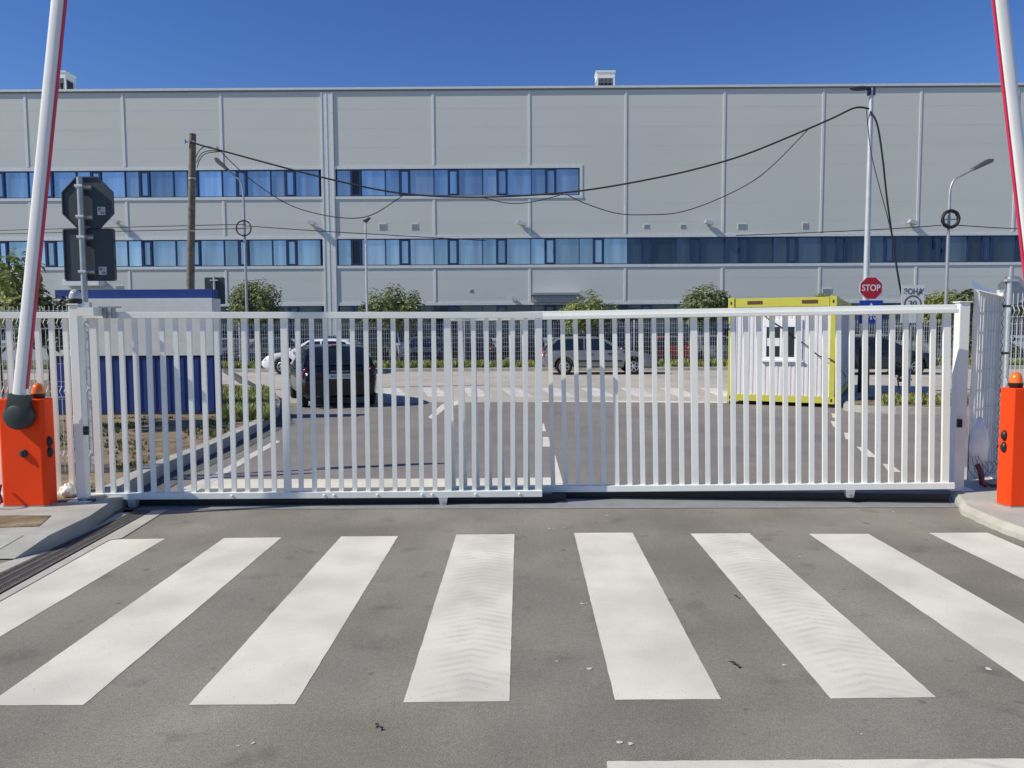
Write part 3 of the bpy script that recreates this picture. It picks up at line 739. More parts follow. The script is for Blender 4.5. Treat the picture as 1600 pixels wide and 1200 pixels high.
def beacon(t, s, lens):
    MB().lathe((0, 0, 0), [(.055*s, 0), (.062*s, .015*s), (.062*s, .045*s), (.056*s, .05*s)], 20).build('base', M['black'], t, 40)
    MB().lathe((0, 0, .0505*s), [(.056*s, 0), (.058*s, .02*s), (.052*s, .05*s), (.036*s, .08*s), (.012*s, .095*s)], 20).build('lens', M[lens], t, 50)
beacon(bc, .95, 'clear')
pr_, wdr, hr = gate_post('white square right gate post beside the plastic wrapped panel', 1500.5, 1517, 473, 7.74, .1, False)
photocell(pr_, -.03, -wdr/2-.001, P(1502, 661, 7.74).z-.1)

# ================================================================== BARRIERS
def barrier(label, pxc, Y, zb, top_py, boom_top, boom_pivot, mir, lab_boom):
    x = P(pxc, 700, Y).x; h = P(pxc, top_py, Y).z - zb
    t = thing('barrier', label, 'barrier', (x, Y, zb))
    w2 = .185; ch = .03; dp = .165
    poly = [(-w2, 0), (w2, 0), (w2+ch, ch), (w2+ch, dp), (-w2-ch, dp), (-w2-ch, ch)]
    mb = MB(); mb.prism(poly, 0.012, h); cb = mb.build('cabinet', M['orange'], t, bevel=.006)
    mb = MB(); mb.prism([(px_*1.03, py_*1.03-.005) for px_, py_ in poly], 0, .0118); mb.build('base_plate', M['galv'], t)
    s = -1 if mir else 1
    pv_ = P(*boom_pivot, Y-.075); pt_ = P(*boom_top, Y-.075)
    c = Vector((pv_.x-x, -.075, pv_.z-zb)); d = (pt_-pv_).normalized(); d.y = 0; d.normalize()
    hd = MB(); hd.lathe((c.x, -.001, c.z), [(.128, 0), (.132, -.03), (.130, -.07), (.118, -.10), (.08, -.118), (.03, -.124)], 28, 'Y')
    e = Vector((d.z, 0, -d.x))
    a = c + d*.20
    hd.add([c-e*.10-Vector((0, .035, 0)), c+e*.10-Vector((0, .035, 0)), a+e*.085-Vector((0, .035, 0)), a-e*.085-Vector((0, .035, 0)), c-e*.10+Vector((0, .06, 0)), c+e*.10+Vector((0, .06, 0)), a+e*.085+Vector((0, .06, 0)), a-e*.085+Vector((0, .06, 0))],
           [(0, 1, 2, 3), (7, 6, 5, 4), (0, 4, 5, 1), (1, 5, 6, 2), (2, 6, 7, 3), (3, 7, 4, 0)])
    hd.build('pivot_cover', M['dkgreen'], t, 40, bevel=.006)
    bmb = MB(); n = 24; L = 4.6; vs = []
    for q in (0.18, L):
        o = c + d*q
        for k in range(n):
            tt = 2*math.pi*k/n; vs.append(o + e*.060*math.copysign(abs(math.cos(tt))**.8, math.cos(tt)) + Vector((0, .032*math.sin(tt), 0)))
    bmb.add(vs, [(i, (i+1) % n, n+(i+1) % n, n+i) for i in range(n)] + [tuple(range(n-1, -1, -1)), tuple(range(n, 2*n))])
    bo = bmb.build('boom', M['boom'], t, 50)
    bo['label'] = lab_boom
    st = MB(); o0 = c + d*.26 + e*s*.0605; o1 = c + d*L + e*s*.0605
    st.add([o0+Vector((0, -.014, 0)), o1+Vector((0, -.014, 0)), o1+Vector((0, .014, 0)), o0+Vector((0, .014, 0))] + [p+e*s*.012 for p in (o0+Vector((0, -.014, 0)), o1+Vector((0, -.014, 0)), o1+Vector((0, .014, 0)), o0+Vector((0, .014, 0)))],
           [(0, 1, 2, 3), (4, 5, 6, 7), (0, 1, 5, 4), (1, 2, 6, 5), (2, 3, 7, 6), (3, 0, 4, 7)])
    st.build('rubber_strip', M['red'], bo)
    bt = MB(); bt.lathe((s*(w2-.065), .10, h+.001), [(.05, 0), (.06, .02), (.06, .045)], 18); bt.build('beacon_base', M['black'], t, 40)
    bl_ = MB(); bl_.lathe((s*(w2-.065), .10, h+.0465), [(.058, 0), (.056, .03), (.046, .065), (.028, .09), (.008, .10)], 20); bl_.build('beacon_lens', M['amber'], t, 50)
    lk = MB(); lk.lathe((.025*s, -.001, h*.5), [(.038, 0), (.038, -.012), (.032, -.022), (.02, -.026)], 16, 'Y'); lk.box(.025*s-.006, .025*s+.006, -.034, -.0265, h*.5-.024, h*.5+.024); lk.build('lock', M['dkgreen'], t, 40)
    fc = MB()
    for zf in (h*.60, h*.50):                          # twin photocell on the chamfer
        cx_ = s*(w2+ch); fc.ell((cx_, .075, zf), .034, .036, .05, 14, 10)
    fc.build('photocell', M['black'], t, 60)
    return t, h
bL, hL = barrier('orange barrier cabinet at far left with raised white arm', 33, 6.98, isl_z, 624, (90, 10), (27, 650), False, 'raised white boom with red rubber edge')
bR, hR = barrier('orange barrier cabinet cut off by the right frame edge', 1615, 6.95, .10, 607, (1565, 10), (1637, 640), True, 'raised white boom with red rubber edge')
mb = MB(); c = P(2, 790, 6.9); mb.tube([c+Vector((-.03, .05, .18)), c+Vector((0, -.02, .12)), c+Vector((.03, -.03, .04)), c+Vector((-.02, -.02, .015)), c+Vector((-.12, .0, .012))], .012, 8)
tag(mb.build('loose_cable', M['cable_r'], None, 60), 'dark red cable curling out beside left barrier base', 'cable')

# ================================================================== SIGNS
def octagon(r): return [(r*math.cos(math.pi/8+i*math.pi/4)/math.cos(math.pi/8), r*math.sin(math.pi/8+i*math.pi/4)/math.cos(math.pi/8)) for i in range(8)]
def rrect(w2, h2, r, n=5):
    out = []
    for cx_, cz_, a0_ in ((w2-r, h2-r, 0), (-w2+r, h2-r, 90), (-w2+r, -h2+r, 180), (w2-r, -h2+r, 270)):
        for i in range(n): a = R(a0_+90*i/(n-1)); out.append((cx_+r*math.cos(a), cz_+r*math.sin(a)))
    return out
def shift(poly, x, z): return [(a+x, b+z) for a, b in poly]
def text_mesh(txt, size, m, name, parent, loc, xs=1.0):
    cu = bpy.data.curves.new(name, 'FONT'); cu.body = txt; cu.size = size; cu.align_x = 'CENTER'; cu.align_y = 'CENTER'; cu.extrude = .0015; cu.offset = size*.018
    tmp = bpy.data.objects.new('tmp', cu); COL.objects.link(tmp)
    bpy.context.view_layer.update()
    me = bpy.data.meshes.new_from_object(tmp.evaluated_get(bpy.context.evaluated_depsgraph_get()))
    bpy.data.objects.remove(tmp); bpy.data.curves.remove(cu)
    me.transform(Matrix.Diagonal((xs, 1, 1, 1))); me.transform(Matrix.Rotation(R(90), 4, 'X')); me.materials.clear(); me.materials.append(m)
    return link(name, me, parent, loc)
# left sign seen from behind
YS = 8.85
base = P(143, 700, YS); top_ = P(123, 277, YS)
sg = thing('sign_post', 'grey pole carrying two dark sign backs, octagon above square', 'road sign', (base.x, YS, kz-.02))
hp = top_.z-(kz-.02)
MB().cyl((0, 0, 0), (0, 0, hp), .034, n=16).build('pole', M['galv'], sg, 40)
def plate_back(cx, cy_px, cpx, poly, label, edge):
    c = P(cpx, cy_px, YS); z = c.z-(kz-.02); x = c.x-base.x
    o = MB().prism(shift(poly, x, z), .062, .068, 'Y').build('sign_plate', M['signback'], sg); o['label'] = label
    n = len(poly); rim = MB()
    P2 = shift(poly, x, z); P1 = shift([(a*.955, b*.955) for a, b in poly], x, z)
    for i in range(n):
        j = (i+1) % n
        rim.add([(P2[i][0], .046, P2[i][1]), (P2[j][0], .046, P2[j][1]), (P1[j][0], .046, P1[j][1]), (P1[i][0], .046, P1[i][1]), (P2[i][0], .0615, P2[i][1]), (P2[j][0], .0615, P2[j][1]), (P1[j][0], .0615, P1[j][1]), (P1[i][0], .0615, P1[i][1])],
                [(0, 1, 2, 3), (4, 5, 6, 7), (0, 1, 5, 4), (2, 3, 7, 6)])
    rim.build('rim', M['signback'], o)
    return o
pxm = YS/F
o1 = plate_back(0, 316, 133, octagon(.298), 'dark back of octagonal sign', 0)
o2 = plate_back(0, 397.5, 136, rrect(.300, .300, .03), 'dark back of square sign', 0)
for py, o in ((291, o1), (338.5, o1), (370.5, o2), (424.5, o2)):
    c = P(133, py, YS); z = c.z-(kz-.02); cl = MB(); cl.box(-.075, .105, .036, .050, z-.016, z+.016); cl.box(-.046, .046, -.040, .035, z-.014, z+.014)
    cl.cyl((.06, .02, z), (.06, .04, z), .012, n=8); cl.cyl((.09, .02, z), (.09, .04, z), .012, n=8)
    cl.build('clamp', M['galv_l'], o, bevel=.004)
for px, py, o in ((158, 329.5, o1), (160, 423, o2)):
    c = P(px, py, YS+.055); x, z = c.x-base.x, c.z-(kz-.02)
    s1 = MB().box(x-.045, x+.045, .0585, .0618, z-.045, z+.045).build('sticker', M['sticker'], o)
    mb = MB()
    for a, b_, c_, d_ in ((-.036, .0, .005, .036), (-.036, .036, -.006, -.002), (-.01, .036, -.036, -.014), (.012, .036, .012, .018), (.012, .03, .024, .03)): mb.box(x+a, x+b_, .0572, .058, z+c_, z+d_)
    mb.build('print', M['stickerd'], s1)
# small sign back behind the kiosk
c = P(335, 453, 19.0)
t = thing('sign_post', 'small dark sign back on thin pole behind the kiosk', 'road sign', (c.x, 19.0, .13))
MB().cyl((0, 0, 0), (0, 0, P(335, 434, 19).z-.1), .028, n=10).build('pole', M['galv_l'], t, 40)
MB().prism(shift(rrect(.25, .33, .03), .0, c.z-.13-.02), .035, .045, 'Y').build('sign_plate', M['signback'], t)
MB().box(-.1, .1, -.03, .034, c.z-.13+.22, c.z-.13+.25).build('clamp', M['galv_l'], t)
# octagon back beyond right fence
c = P(1580, 452, 11.0)
t = thing('sign_post', 'small grey octagonal sign back behind the right mesh fence', 'road sign', (P(1573, 560, 11.0).x, 11.0, .02))
MB().cyl((0, 0, 0), (0, 0, P(1575, 432, 11).z-.02), .032, n=12).build('pole', M['galv_l'], t, 40)
MB().prism(shift(octagon(.2), .06, c.z-.03), .04, .05, 'Y').build('sign_plate', M['galv'], t)
mb = MB(); mb.box(-.06, .1, -.035, .039, c.z+.09, c.z+.12); mb.build('clamp', M['galv_l'], t)

# tall lamp pole carrying STOP and crossing signs
YP = 20.8
pb_ = P(1349, 600, YP); ptp = P(1360, 138, YP)
tl = thing('street_lamp', 'tallest grey lamp post carrying the black cable above stop sign', 'street lamp', (pb_.x, YP, .0))
hT = ptp.z
MB().cyl((0, 0, 1.25), (0, 0, hT), .085, .055, 16).build('pole', M['galv_l'], tl, 40)
MB().cyl((0, 0, 0), (0, 0, 1.2495), .15, .13, 16).build('sleeve', mat('sleeve_dark', (.05, .055, .06), .6), tl, 40)
hd = MB(); hd.ell((-.30, 0, hT+.0), .28, .13, .055, 16, 8); hd.box(-.09, .09, -.05, .05, hT-.18, hT+.02); hd.build('lamp_head', M['signback'], tl, 40)
ss = thing('stop_sign', 'red octagonal stop sign with white lettering on lamp post', 'road sign', (P(1361, 450, YP-.16).x, YP-.16, P(1361, 450, YP-.16).z))
oc = MB().prism(octagon(.298), 0, .012, 'Y').build('border', M['signwhite'], ss)
MB().prism(octagon(.28), -.004, -.001, 'Y').build('face', M['signred'], ss)
text_mesh('STOP', .235, M['signwhite'], 'lettering', ss, (0, -.0065, -.005), .86)
MB().box(-.12, .12, .013, .06, -.02, .02).build('clamp', M['galv_l'], ss)
c = P(1361, 487.5, YP-.16)
cs = thing('crossing_sign', 'blue square pedestrian crossing sign below the stop sign', 'road sign', (c.x, YP-.16, c.z))
MB().prism(rrect(.31, .31, .02), 0, .012, 'Y').build('plate', M['signblue'], cs)
MB().prism([(-.24, -.20), (.24, -.20), (0, .25)], -.004, -.001, 'Y').build('triangle', M['signwhite'], cs)
pg = MB()
for xq, sk in ((-.14, .05), (-.05, .02), (.05, -.02), (.14, -.05)): pg.prism([(xq-.022, -.18), (xq+.022, -.18), (xq+.022+sk, -.09), (xq-.022+sk, -.09)], -.0075, -.0045, 'Y') if False else None
pg.prism([(a*.028, b*.028+.135) for a, b in octagon(1)], -.0075, -.0045, 'Y')
pg.prism([(-.03, .0), (.03, .0), (.035, .095), (-.03, .10)], -.0075, -.0045, 'Y'); pg.prism([(-.03, -.001), (.0, -.001), (-.05, -.085), (-.08, -.085)], -.0075, -.0045, 'Y'); pg.prism([(.001, -.001), (.03, -.001), (.075, -.085), (.045, -.085)], -.0075, -.0045, 'Y')
pg.build('pictogram', M['black'], cs)
zb_s = MB()
for xq, sk in ((-.155, .07), (-.055, .025), (.055, -.025), (.155, -.07)): zb_s.prism([(xq-.024, -.201), (xq+.024, -.201), (xq+.018+sk, -.10), (xq-.018+sk, -.10)], -.0070, -.0042, 'Y')
zb_s.build('stripes', M['signblue'], cs)
# ЗОНА 30
c = P(1426, 475, 20.0)
zs = thing('zone_sign', 'white zone speed sign with ring and Cyrillic lettering behind gate', 'road sign', (c.x, 20.0, vz))
zc = c.z - vz; hw = 17.5*20/F; hh = 29*20/F
MB().prism(shift(rrect(hw, hh, .02), 0, zc), 0, .012, 'Y').build('plate', M['signwhite'], zs)
MB().cyl((0, .045, 0), (0, .045, zc+hh-.05), .03, n=10).build('pole', M['galv'], zs, 40)
text_mesh('ЗОНА', .20, M['signgrey'], 'lettering', zs, (-.0, -.004, zc+hh-.17), .88)
text_mesh('30', .22, M['signgrey'], 'numerals', zs, (0, -.004, zc), .95)
rg = MB(); n = 36
for i in range(n):
    a, b = 2*math.pi*i/n, 2*math.pi*(i+1)/n; r0, r1 = .19, .225
    rg.add([(r0*math.cos(a), -.005, zc+r0*math.sin(a)), (r1*math.cos(a), -.005, zc+r1*math.sin(a)), (r1*math.cos(b), -.005, zc+r1*math.sin(b)), (r0*math.cos(b), -.005, zc+r0*math.sin(b))], [(0, 1, 2, 3)])
rg.build('ring', M['signgrey'], zs)
sl = MB(); sl.prism([(.10, zc+.21), (.15, zc+.20), (hw-.015, zc+hh-.06), (hw-.015, zc+hh-.13)], -.003, -.001, 'Y'); sl.build('slash', M['galv'], zs)

# ================================================================== STREET LAMPS AND POLES
def arm_lamp(label, px, Y, py_base, py_bend, arm_px, arm_py, z0, coil=None, r=.05):
    pb2 = P(px, 560, Y); zb = z0
    t = thing('street_lamp', label, 'street lamp', (pb2.x, Y, zb), 0, 'arm street lamps on the street')
    bend = P(px + (1 if px > 800 else -3), py_bend, Y); tip = P(arm_px, arm_py, Y)
    bz = bend.z-zb; tx, tz = tip.x-pb2.x, tip.z-zb
    pts = [(0, 0, 0), (0, 0, bz*.5), (0, 0, bz)]
    for i in range(1, 6):
        u = i/5; pts.append(((tx*.28)*u**2, 0, bz + (tz-bz)*.62*(1-(1-u)**1.6)))
    pts.append((tx*.72, 0, tz-(tz-bz)*.12))
    MB().tube(pts, [r*1.3, r*1.15, r]+[r*.75]*(len(pts)-3), 10).build('pole', M['galv'], t, 50)
    s = 1 if tx > 0 else -1
    d = Vector((tx*.72-tx*.28, 0, (tz-(tz-bz)*.12)-pts[-2][2])).normalized(); e = Vector((-d.z, 0, d.x))
    o = Vector(pts[-1])
    hd = MB(); q = [o-e*.05-d*.05, o+d*.62-e*.09, o+d*.68-e*.0, o+d*.5+e*.09, o-d*.05+e*.06]
    hd.prism([(v.x, v.z) for v in q], -.13, .13, 'Y'); hd.build('lamp_head', M['lamphead'], t, bevel=.02)
    if coil:
        cz = P(px, coil[0], Y).z-zb; rr = coil[1]*Y/F
        cb = MB(); rn = random.Random(4)
        for k in range(coil[2]):
            cb.tube([((rr-.03*rn.random())*math.cos(a*math.pi/12), -.09-.02*k/2+rn.uniform(-.01, .01), cz+(rr-.03*rn.random())*math.sin(a*math.pi/12)) for a in range(25)], coil[3], 6, False)
        cb.build('cable_coil', M['cable'], t, 60)
        cr = MB(); cr.box(-rr, rr, -.075, -.06, cz-.02, cz+.02); cr.box(-.02, .02, -.0755, -.0595, cz-rr, cz+rr); cr.build('coil_cross', M['galv'], t)
    return t
arm_lamp('grey arm street lamp leaning left near the wooden pole', 388, 33.3, 578, 310, 345, 258, .12, (357, 12, 3, .022))
arm_lamp('grey arm street lamp on the right with thick cable coil', 1475, 27.5, 586, 305, 1537, 258, 0, (343, 13, 6, .05))
c = P(575, 560, 33.2)
t = thing('street_lamp', 'slim pale lamp post with small twin head, left of centre', 'street lamp', (c.x, 33.2, .12))
hz_ = P(574, 346, 33.2).z-.12
MB().cyl((0, 0, 0), (0, 0, hz_), .06, .045, 12).build('pole', M['galv_l'], t, 40)
mb = MB(); mb.prism([(-.10, hz_), (.04, hz_-.06), (.22, hz_+.14), (.17, hz_+.18), (.0, hz_+.07), (-.08, hz_+.06)], -.08, .08, 'Y'); mb.build('lamp_head', M['signback'], t)
YW = 22.0
a = P(294, 560, YW); b = P(301, 208, YW)
t = thing('utility_pole', 'slightly leaning dark wooden utility pole behind the kiosk', 'utility pole', (a.x, YW, kz-.02))
MB().tube([(0, 0, 0), ((b.x-a.x)*.5, 0, b.z*.5), (b.x-a.x, 0, b.z-kz)], [.125, .108, .092], 14).build('shaft', M['wood'], t, 50)
mb = MB(); k = P(301, 222, YW); mb.box(k.x-a.x-.17, k.x-a.x+.10, -.12, -.095, k.z-kz-.02, k.z-kz+.03); mb.cyl((k.x-a.x-.17, -.11, k.z-kz-.04), (k.x-a.x-.17, -.11, k.z-kz+.06), .025, n=8); mb.build('bracket', M['galv'], t)
for py in (278, 360):
    k = P(299 - (py-278)*.02, py, YW); u = (k.z-kz)/(b.z-kz); MB().cyl(((b.x-a.x)*u, 0, k.z-kz-.02), ((b.x-a.x)*u, 0, k.z-kz+.02), .112-.012*u, n=14).build('strap', M['galv_l'], t)

# ================================================================== CABLES
def cr_spline(pts, k=8):
    pts = [Vector(p) for p in pts]; out = []
    for i in range(len(pts)-1):
        p0, p1, p2, p3 = pts[max(i-1, 0)], pts[i], pts[i+1], pts[min(i+2, len(pts)-1)]
        for j in range(k):
            t_ = j/k; out.append(.5*((2*p1)+(-p0+p2)*t_+(2*p0-5*p1+4*p2-p3)*t_**2+(-p0+3*p1-3*p2+p3)*t_**3))
    out.append(pts[-1]); return out
def cable(label, pix, Ya, Yb, r, name='cable', m='cable', grp=None, n=5):
    x0, x1 = pix[0][0], pix[-1][0]
    pts = []
    for i, (px, py) in enumerate(pix):
        u = (px-x0)/(x1-x0) if abs(x1-x0) > 30 else i/(len(pix)-1)
        pts.append(P(px, py, Ya+(Yb-Ya)*u))
    o = MB().tube(cr_spline(pts), r, n, True).build(name, M[m], None, 60)
    return tag(o, label, 'cable', grp)
main = [(297, 221), (318, 228), (345, 235), (400, 250), (460, 266), (520, 281), (600, 298), (670, 306), (740, 308), (800, 306.5), (870, 302), (930, 295), (1000, 283), (1080, 266), (1160, 243), (1240, 211), (1300, 185), (1336, 168.5), (1358, 170)]
cable('thick black cable sagging from wooden pole to tallest lamp post', main, YW-.12, YP-.1, .025, 'main_cable')
cable('thick black cable dropping from tallest lamp post towards zone sign', [(1360, 174), (1371, 195), (1379, 245), (1386, 310), (1395, 375), (1404, 435), (1411, 470), (1418, 500), (1422, 530)], YP-.1, 20.1, .026, 'drop_cable')
cable('thin wire hanging inside the dropping cable by lamp post', [(1354, 172), (1357, 205), (1362, 243), (1375, 295), (1389, 348), (1398, 395), (1408, 452)], YP-.12, 20.3, .012, 'wire')
cable('thin wire looping low below the main cable near pilaster', [(338, 229), (360, 252), (400, 287), (450, 319), (500, 335), (550, 341), (585, 334), (630, 305)], YW-.1, 21.6, .013, 'wire')
cable('short thin wire loop under the lowest part of main cable', [(755, 308.5), (790, 317), (825, 316.5), (860, 309), (880, 303)], 21.5, 21.4, .012, 'wire')
cable('long thin wire loop below main cable right of centre', [(884, 303), (915, 318), (965, 333.5), (1015, 335.5), (1060, 332), (1110, 316), (1170, 287), (1210, 256), (1262, 203)], 21.4, 21.0, .013, 'wire')
for i, q in enumerate([[(306, 246), (309, 239), (316, 231), (326, 229), (345, 235.5)], [(307, 254), (314, 241), (325, 236), (345, 235.8)], [(308, 262), (312, 250), (322, 240), (348, 236.5)]]):
    cable('black lead looping from the wooden pole into main cable', q, YW-.1, YW-.12, .012, 'lead', grp='leads at the wooden pole')
cable('upper thin street wire from left edge to left lamp coil', [(-80, 362), (150, 356), (384, 350.5)], 33.1, 33.1, .018, 'street_wire')
cable('lower thin street wire from left edge to left lamp coil', [(-80, 367), (150, 362), (384, 357)], 33.0, 33.1, .018, 'street_wire')
cable('thin street wire running right from left lamp coil along windows', [(384, 353), (500, 361), (620, 368), (760, 376)], 33.1, 33.0, .018, 'street_wire')
cable('thin street wire reaching the thick right lamp coil from left', [(1150, 368), (1300, 362), (1400, 357), (1471, 352)], 28.0, 27.4, .016, 'street_wire')
cable('thin street wire leaving the thick right lamp coil to right', [(1497, 352), (1560, 356), (1680, 362)], 27.4, 27.4, .016, 'street_wire')

# ================================================================== KIOSK
a = G(84, 650, kz-.02); YK = 14.75
xl_, xr_ = P(77, 600, YK).x, P(335.5, 600, YK).x
kk = thing('kiosk', 'shallow white and blue metal kiosk standing on the verge', 'kiosk', (xl_, YK, kz-.02))
Wk = xr_-xl_; zt_ = P(200, 466.5, YK).z-kz+.02; zm_ = P(200, 556, YK).z-kz+.02
mb = MB(); mb.box(0, Wk, 0, .42, zm_, zt_)
o = mb.build('upper_panel', M['kiosk'], kk, bevel=.006)
mb = MB(); mb.box(.02, Wk-.02, .03, .42, .04, zm_-.03)
mb2 = MB(); mb.build('lower_panel', M['blue'], kk)
nr = 12
rb = MB()
for i in range(nr): x = .06+(Wk-.12)*i/(nr-1); rb.box(x-.03, x+.03, .018, .0295, .06, zm_-.05)
rb.build('corrugation', M['blue'], kk)
MB().box(.02, Wk-.02, .06, .42, zm_-.029, zm_-.001).build('shadow_gap', M['track'], kk)
MB().box(-.01, Wk+.01, .0, .44, 0, .039).build('plinth', M['track'], kk)
zt2 = P(200, 452.5, YK+.15).z-kz+.02
MB().box(.12, Wk-.04, .12, .40, zt_+.001, zt2).build('roof_parapet', M['blue'], kk, bevel=.004)

# ================================================================== CONTAINER CABIN
a = P(1136.5, 632, 17.75); b = P(1303, 635, 16.75)
cl = G(1137, 632); ang = math.atan2(-(1.0), b.x-a.x)
cab = thing('container_cabin', 'pale container cabin with yellow frame behind the gate', 'cabin', (a.x, 17.75, 0.0), ang)
Wc = math.hypot(b.x-a.x, 1.0); Hc = P(1136.5, 467, 17.75).z; Lc = 5.9; zb = .09
ps = .11
for x in (0, Wc-ps):
    for y in (0, Lc-ps): MB().box(x, x+ps, y, y+ps, zb+.151, Hc-.221).build('corner_post', M['yellow'], cab, bevel=.006)
fr = MB(); fr.box(ps+.03, Wc-ps-.03, .01, .12, Hc-.20, Hc); fr.box(.0, .1, ps+.03, Lc-ps-.03, Hc-.2, Hc); fr.box(Wc-.1, Wc, ps+.03, Lc-ps-.03, Hc-.2, Hc); fr.box(ps, Wc-ps, Lc-.1, Lc, Hc-.2, Hc); tb = fr.build('top_beam', M['yellow'], cab, bevel=.005)
fr = MB(); fr.box(ps+.03, Wc-ps-.03, .01, .12, zb, zb+.14); fr.box(0, .1, ps+.03, Lc-ps-.03, zb, zb+.14); fr.box(Wc-.1, Wc, ps+.03, Lc-ps-.03, zb, zb+.14); fr.box(ps, Wc-ps, Lc-.1, Lc, zb, zb+.14); fr.build('bottom_beam', M['yellow'], cab, bevel=.005)
for x in (-.012, Wc-ps-.018):
    for z0 in (zb-.01, Hc-.22):
        q = MB(); z1 = z0+(.16 if z0 < 1 else .235); q.box(x, x+ps+.03, -.012, ps+.02, z0, z1); cc = q.build('corner_casting', M['yellow'], cab, bevel=.008)
        MB().ell((x+ps/2+.015, -.012, (z0+z1)/2), .022, .006, .04, 10, 8).build('hole', M['track'], cc)
q = MB()
for u in (.18, .69): q.box(Wc*u, Wc*u+.33, .002, .0095, Hc-.135, Hc-.06)
q.build('fork_pocket', mat('rust_dark', (.11, .05, .03), .8), tb)
wl = MB(); wl.box(ps+.001, Wc-ps-.001, .06, .10, zb+.141, Hc-.201); wl.box(.05, .09, ps, Lc-ps, zb+.141, Hc-.201); wl.box(Wc-.09, Wc-.05, ps, Lc-ps, zb+.141, Hc-.201); wl.box(.0, Wc, Lc-.06, Lc-.02, zb+.141, Hc-.201); wl.box(.05, Wc-.05, .1, Lc-.1, Hc-.08, Hc-.02); wl.box(.05, Wc-.05, .1, Lc-.1, zb+.02, zb+.08)
wo = wl.build('wall', M['cabin'], cab)
cg = MB(); n = 22
for i in range(n):
    x = ps+.03+(Wc-2*ps-.06)*i/n; cg.box(x, x+.045, .05, .0595, zb+.15, Hc-.21)
for i in range(50): y = ps+.03+(Lc-2*ps-.06)*i/50; cg.box(Wc-.0499, Wc-.04, y, y+.05, zb+.15, Hc-.21); cg.box(.04, .0499, y, y+.05, zb+.15, Hc-.21)
cg.build('corrugation', M['cabin'], wo)
for x in (.03, Wc-.13):
    for y in (.05, Lc-.2): MB().box(x, x+.12, y, y+.15, 0, zb-.001).build('foot', M['track'], cab)
wx0 = Wc*.335; wx1 = Wc*.70; wz0 = P(1215, 563, 17.3).z; wz1 = P(1215, 499, 17.3).z
f_ = MB(); tt = .075
f_.box(wx0, wx1, .012, .0495, wz1-.17, wz1); f_.box(wx0, wx1, .02, .0495, wz0, wz0+tt); f_.box(wx0, wx0+tt, .02, .0495, wz0+tt, wz1-.17); f_.box(wx1-.16, wx1, .02, .0495, wz0+tt, wz1-.17); f_.box((wx0+wx1)/2-.05, (wx0+wx1)/2+.0, .02, .0495, wz0+tt, wz1-.17)
wi = f_.build('window', M['pvc'], cab, bevel=.006)
MB().box(wx0-.03, wx1+.03, -.03, .0495, wz0-.03, wz0-.001).build('sill', M['pvc'], wi)
for i, (xa_, xb_2) in enumerate(((wx0+tt, (wx0+wx1)/2-.05), ((wx0+wx1)/2, wx1-.16))):
    MB().box(xa_, xb_2, .036, .044, wz0+tt, wz1-.17).build('pane', M['glass'], wi)
MB().box(wx0+tt+.01, (wx0+wx1)/2-.06, .0335, .0355, wz0+.32, wz0+.50).build('blind', M['kiosk'], wi)
bd = MB(); zz_ = P(1139, 511, 17.7).z; bd.box(.004, ps-.004, -.006, -.001, zz_-.075, zz_+.075); bo_ = bd.build('badge', M['black'], cab)
MB().prism([(.02, zz_+.05), (.09, zz_+.05), (.09, zz_-.01), (.055, zz_-.055), (.02, zz_-.02)], -.010, -.0065, 'Y').build('emblem', M['signwhite'], bo_)
cb_ = [(1193, 492), (1206, 502), (1222, 512), (1240, 526), (1262, 541), (1280, 556), (1299, 562), (1312, 575), (1322, 590)]
x0, x1 = 1136.5, 1303
pts = [P(px, py, 17.75-(px-x0)/(x1-x0)*1.0-.03) for px, py in cb_]
tag(MB().tube(cr_spline(pts), .011, 6).build('power_lead', M['cable'], None, 60), 'thin grey lead slanting across the cabin front', 'cable')

# ================================================================== CARS
def interp(tab, x):
    if x <= tab[0][0]: return tab[0][1]
    for (a, va), (b, vb) in zip(tab, tab[1:]):
        if x <= b:
            u = (x-a)/(b-a); return va+(vb-va)*u
    return tab[-1][1]
def smooth_tab(tab, x, d=.03): return sum(interp(tab, x+k*d) for k in (-2, -1, 0, 1, 2))/5
SPECS = {  # fractions measured from the rear (0) to the nose (1)
 'wagon': dict(L=4.45, W=1.75, H=1.46, wb=2.65, r=.315, fo=.93, belt=[(0, .78), (.02, .88), (.10, .92), (.60, .92), (.70, .93), (.90, .80), (.97, .70), (1, .52)], gh=(.015, .14, .54, .73), pill=[(.09, .19), (.205, .36), (.375, .53), (.545, .665)], bb=[(0, .42), (.03, .28), (.97, .25), (1, .42)]),
 'hatch': dict(L=4.05, W=1.74, H=1.40, wb=2.55, r=.31, fo=.86, belt=[(0, .76), (.02, .90), (.12, .95), (.60, .93), (.72, .93), (.90, .80), (.97, .68), (1, .52)], gh=(.02, .16, .54, .74), pill=[(.12, .22), (.24, .40), (.415, .60)], bb=[(0, .30), (.03, .22), (.97, .22), (1, .34)]),
 'sedan': dict(L=4.45, W=1.76, H=1.43, wb=2.66, r=.315, fo=.90, belt=[(0, .70), (.02, .92), (.06, .98), (.22, .98), (.60, .92), (.70, .92), (.90, .80), (.97, .68), (1, .52)], gh=(.10, .28, .54, .73), pill=[(.22, .38), (.395, .58)], bb=[(0, .42), (.03, .28), (.97, .25), (1, .42)]),
 'van': dict(L=4.7, W=1.85, H=1.88, wb=2.95, r=.33, fo=.90, belt=[(0, .95), (.02, 1.05), (.1, 1.08), (.68, 1.08), (.82, 1.05), (.92, .95), (.98, .75), (1, .5)], gh=(.005, .03, .70, .87), pill=[(.04, .26), (.285, .50), (.525, .74)], bb=[(0, .42), (.03, .28), (.97, .25), (1, .42)]),
}
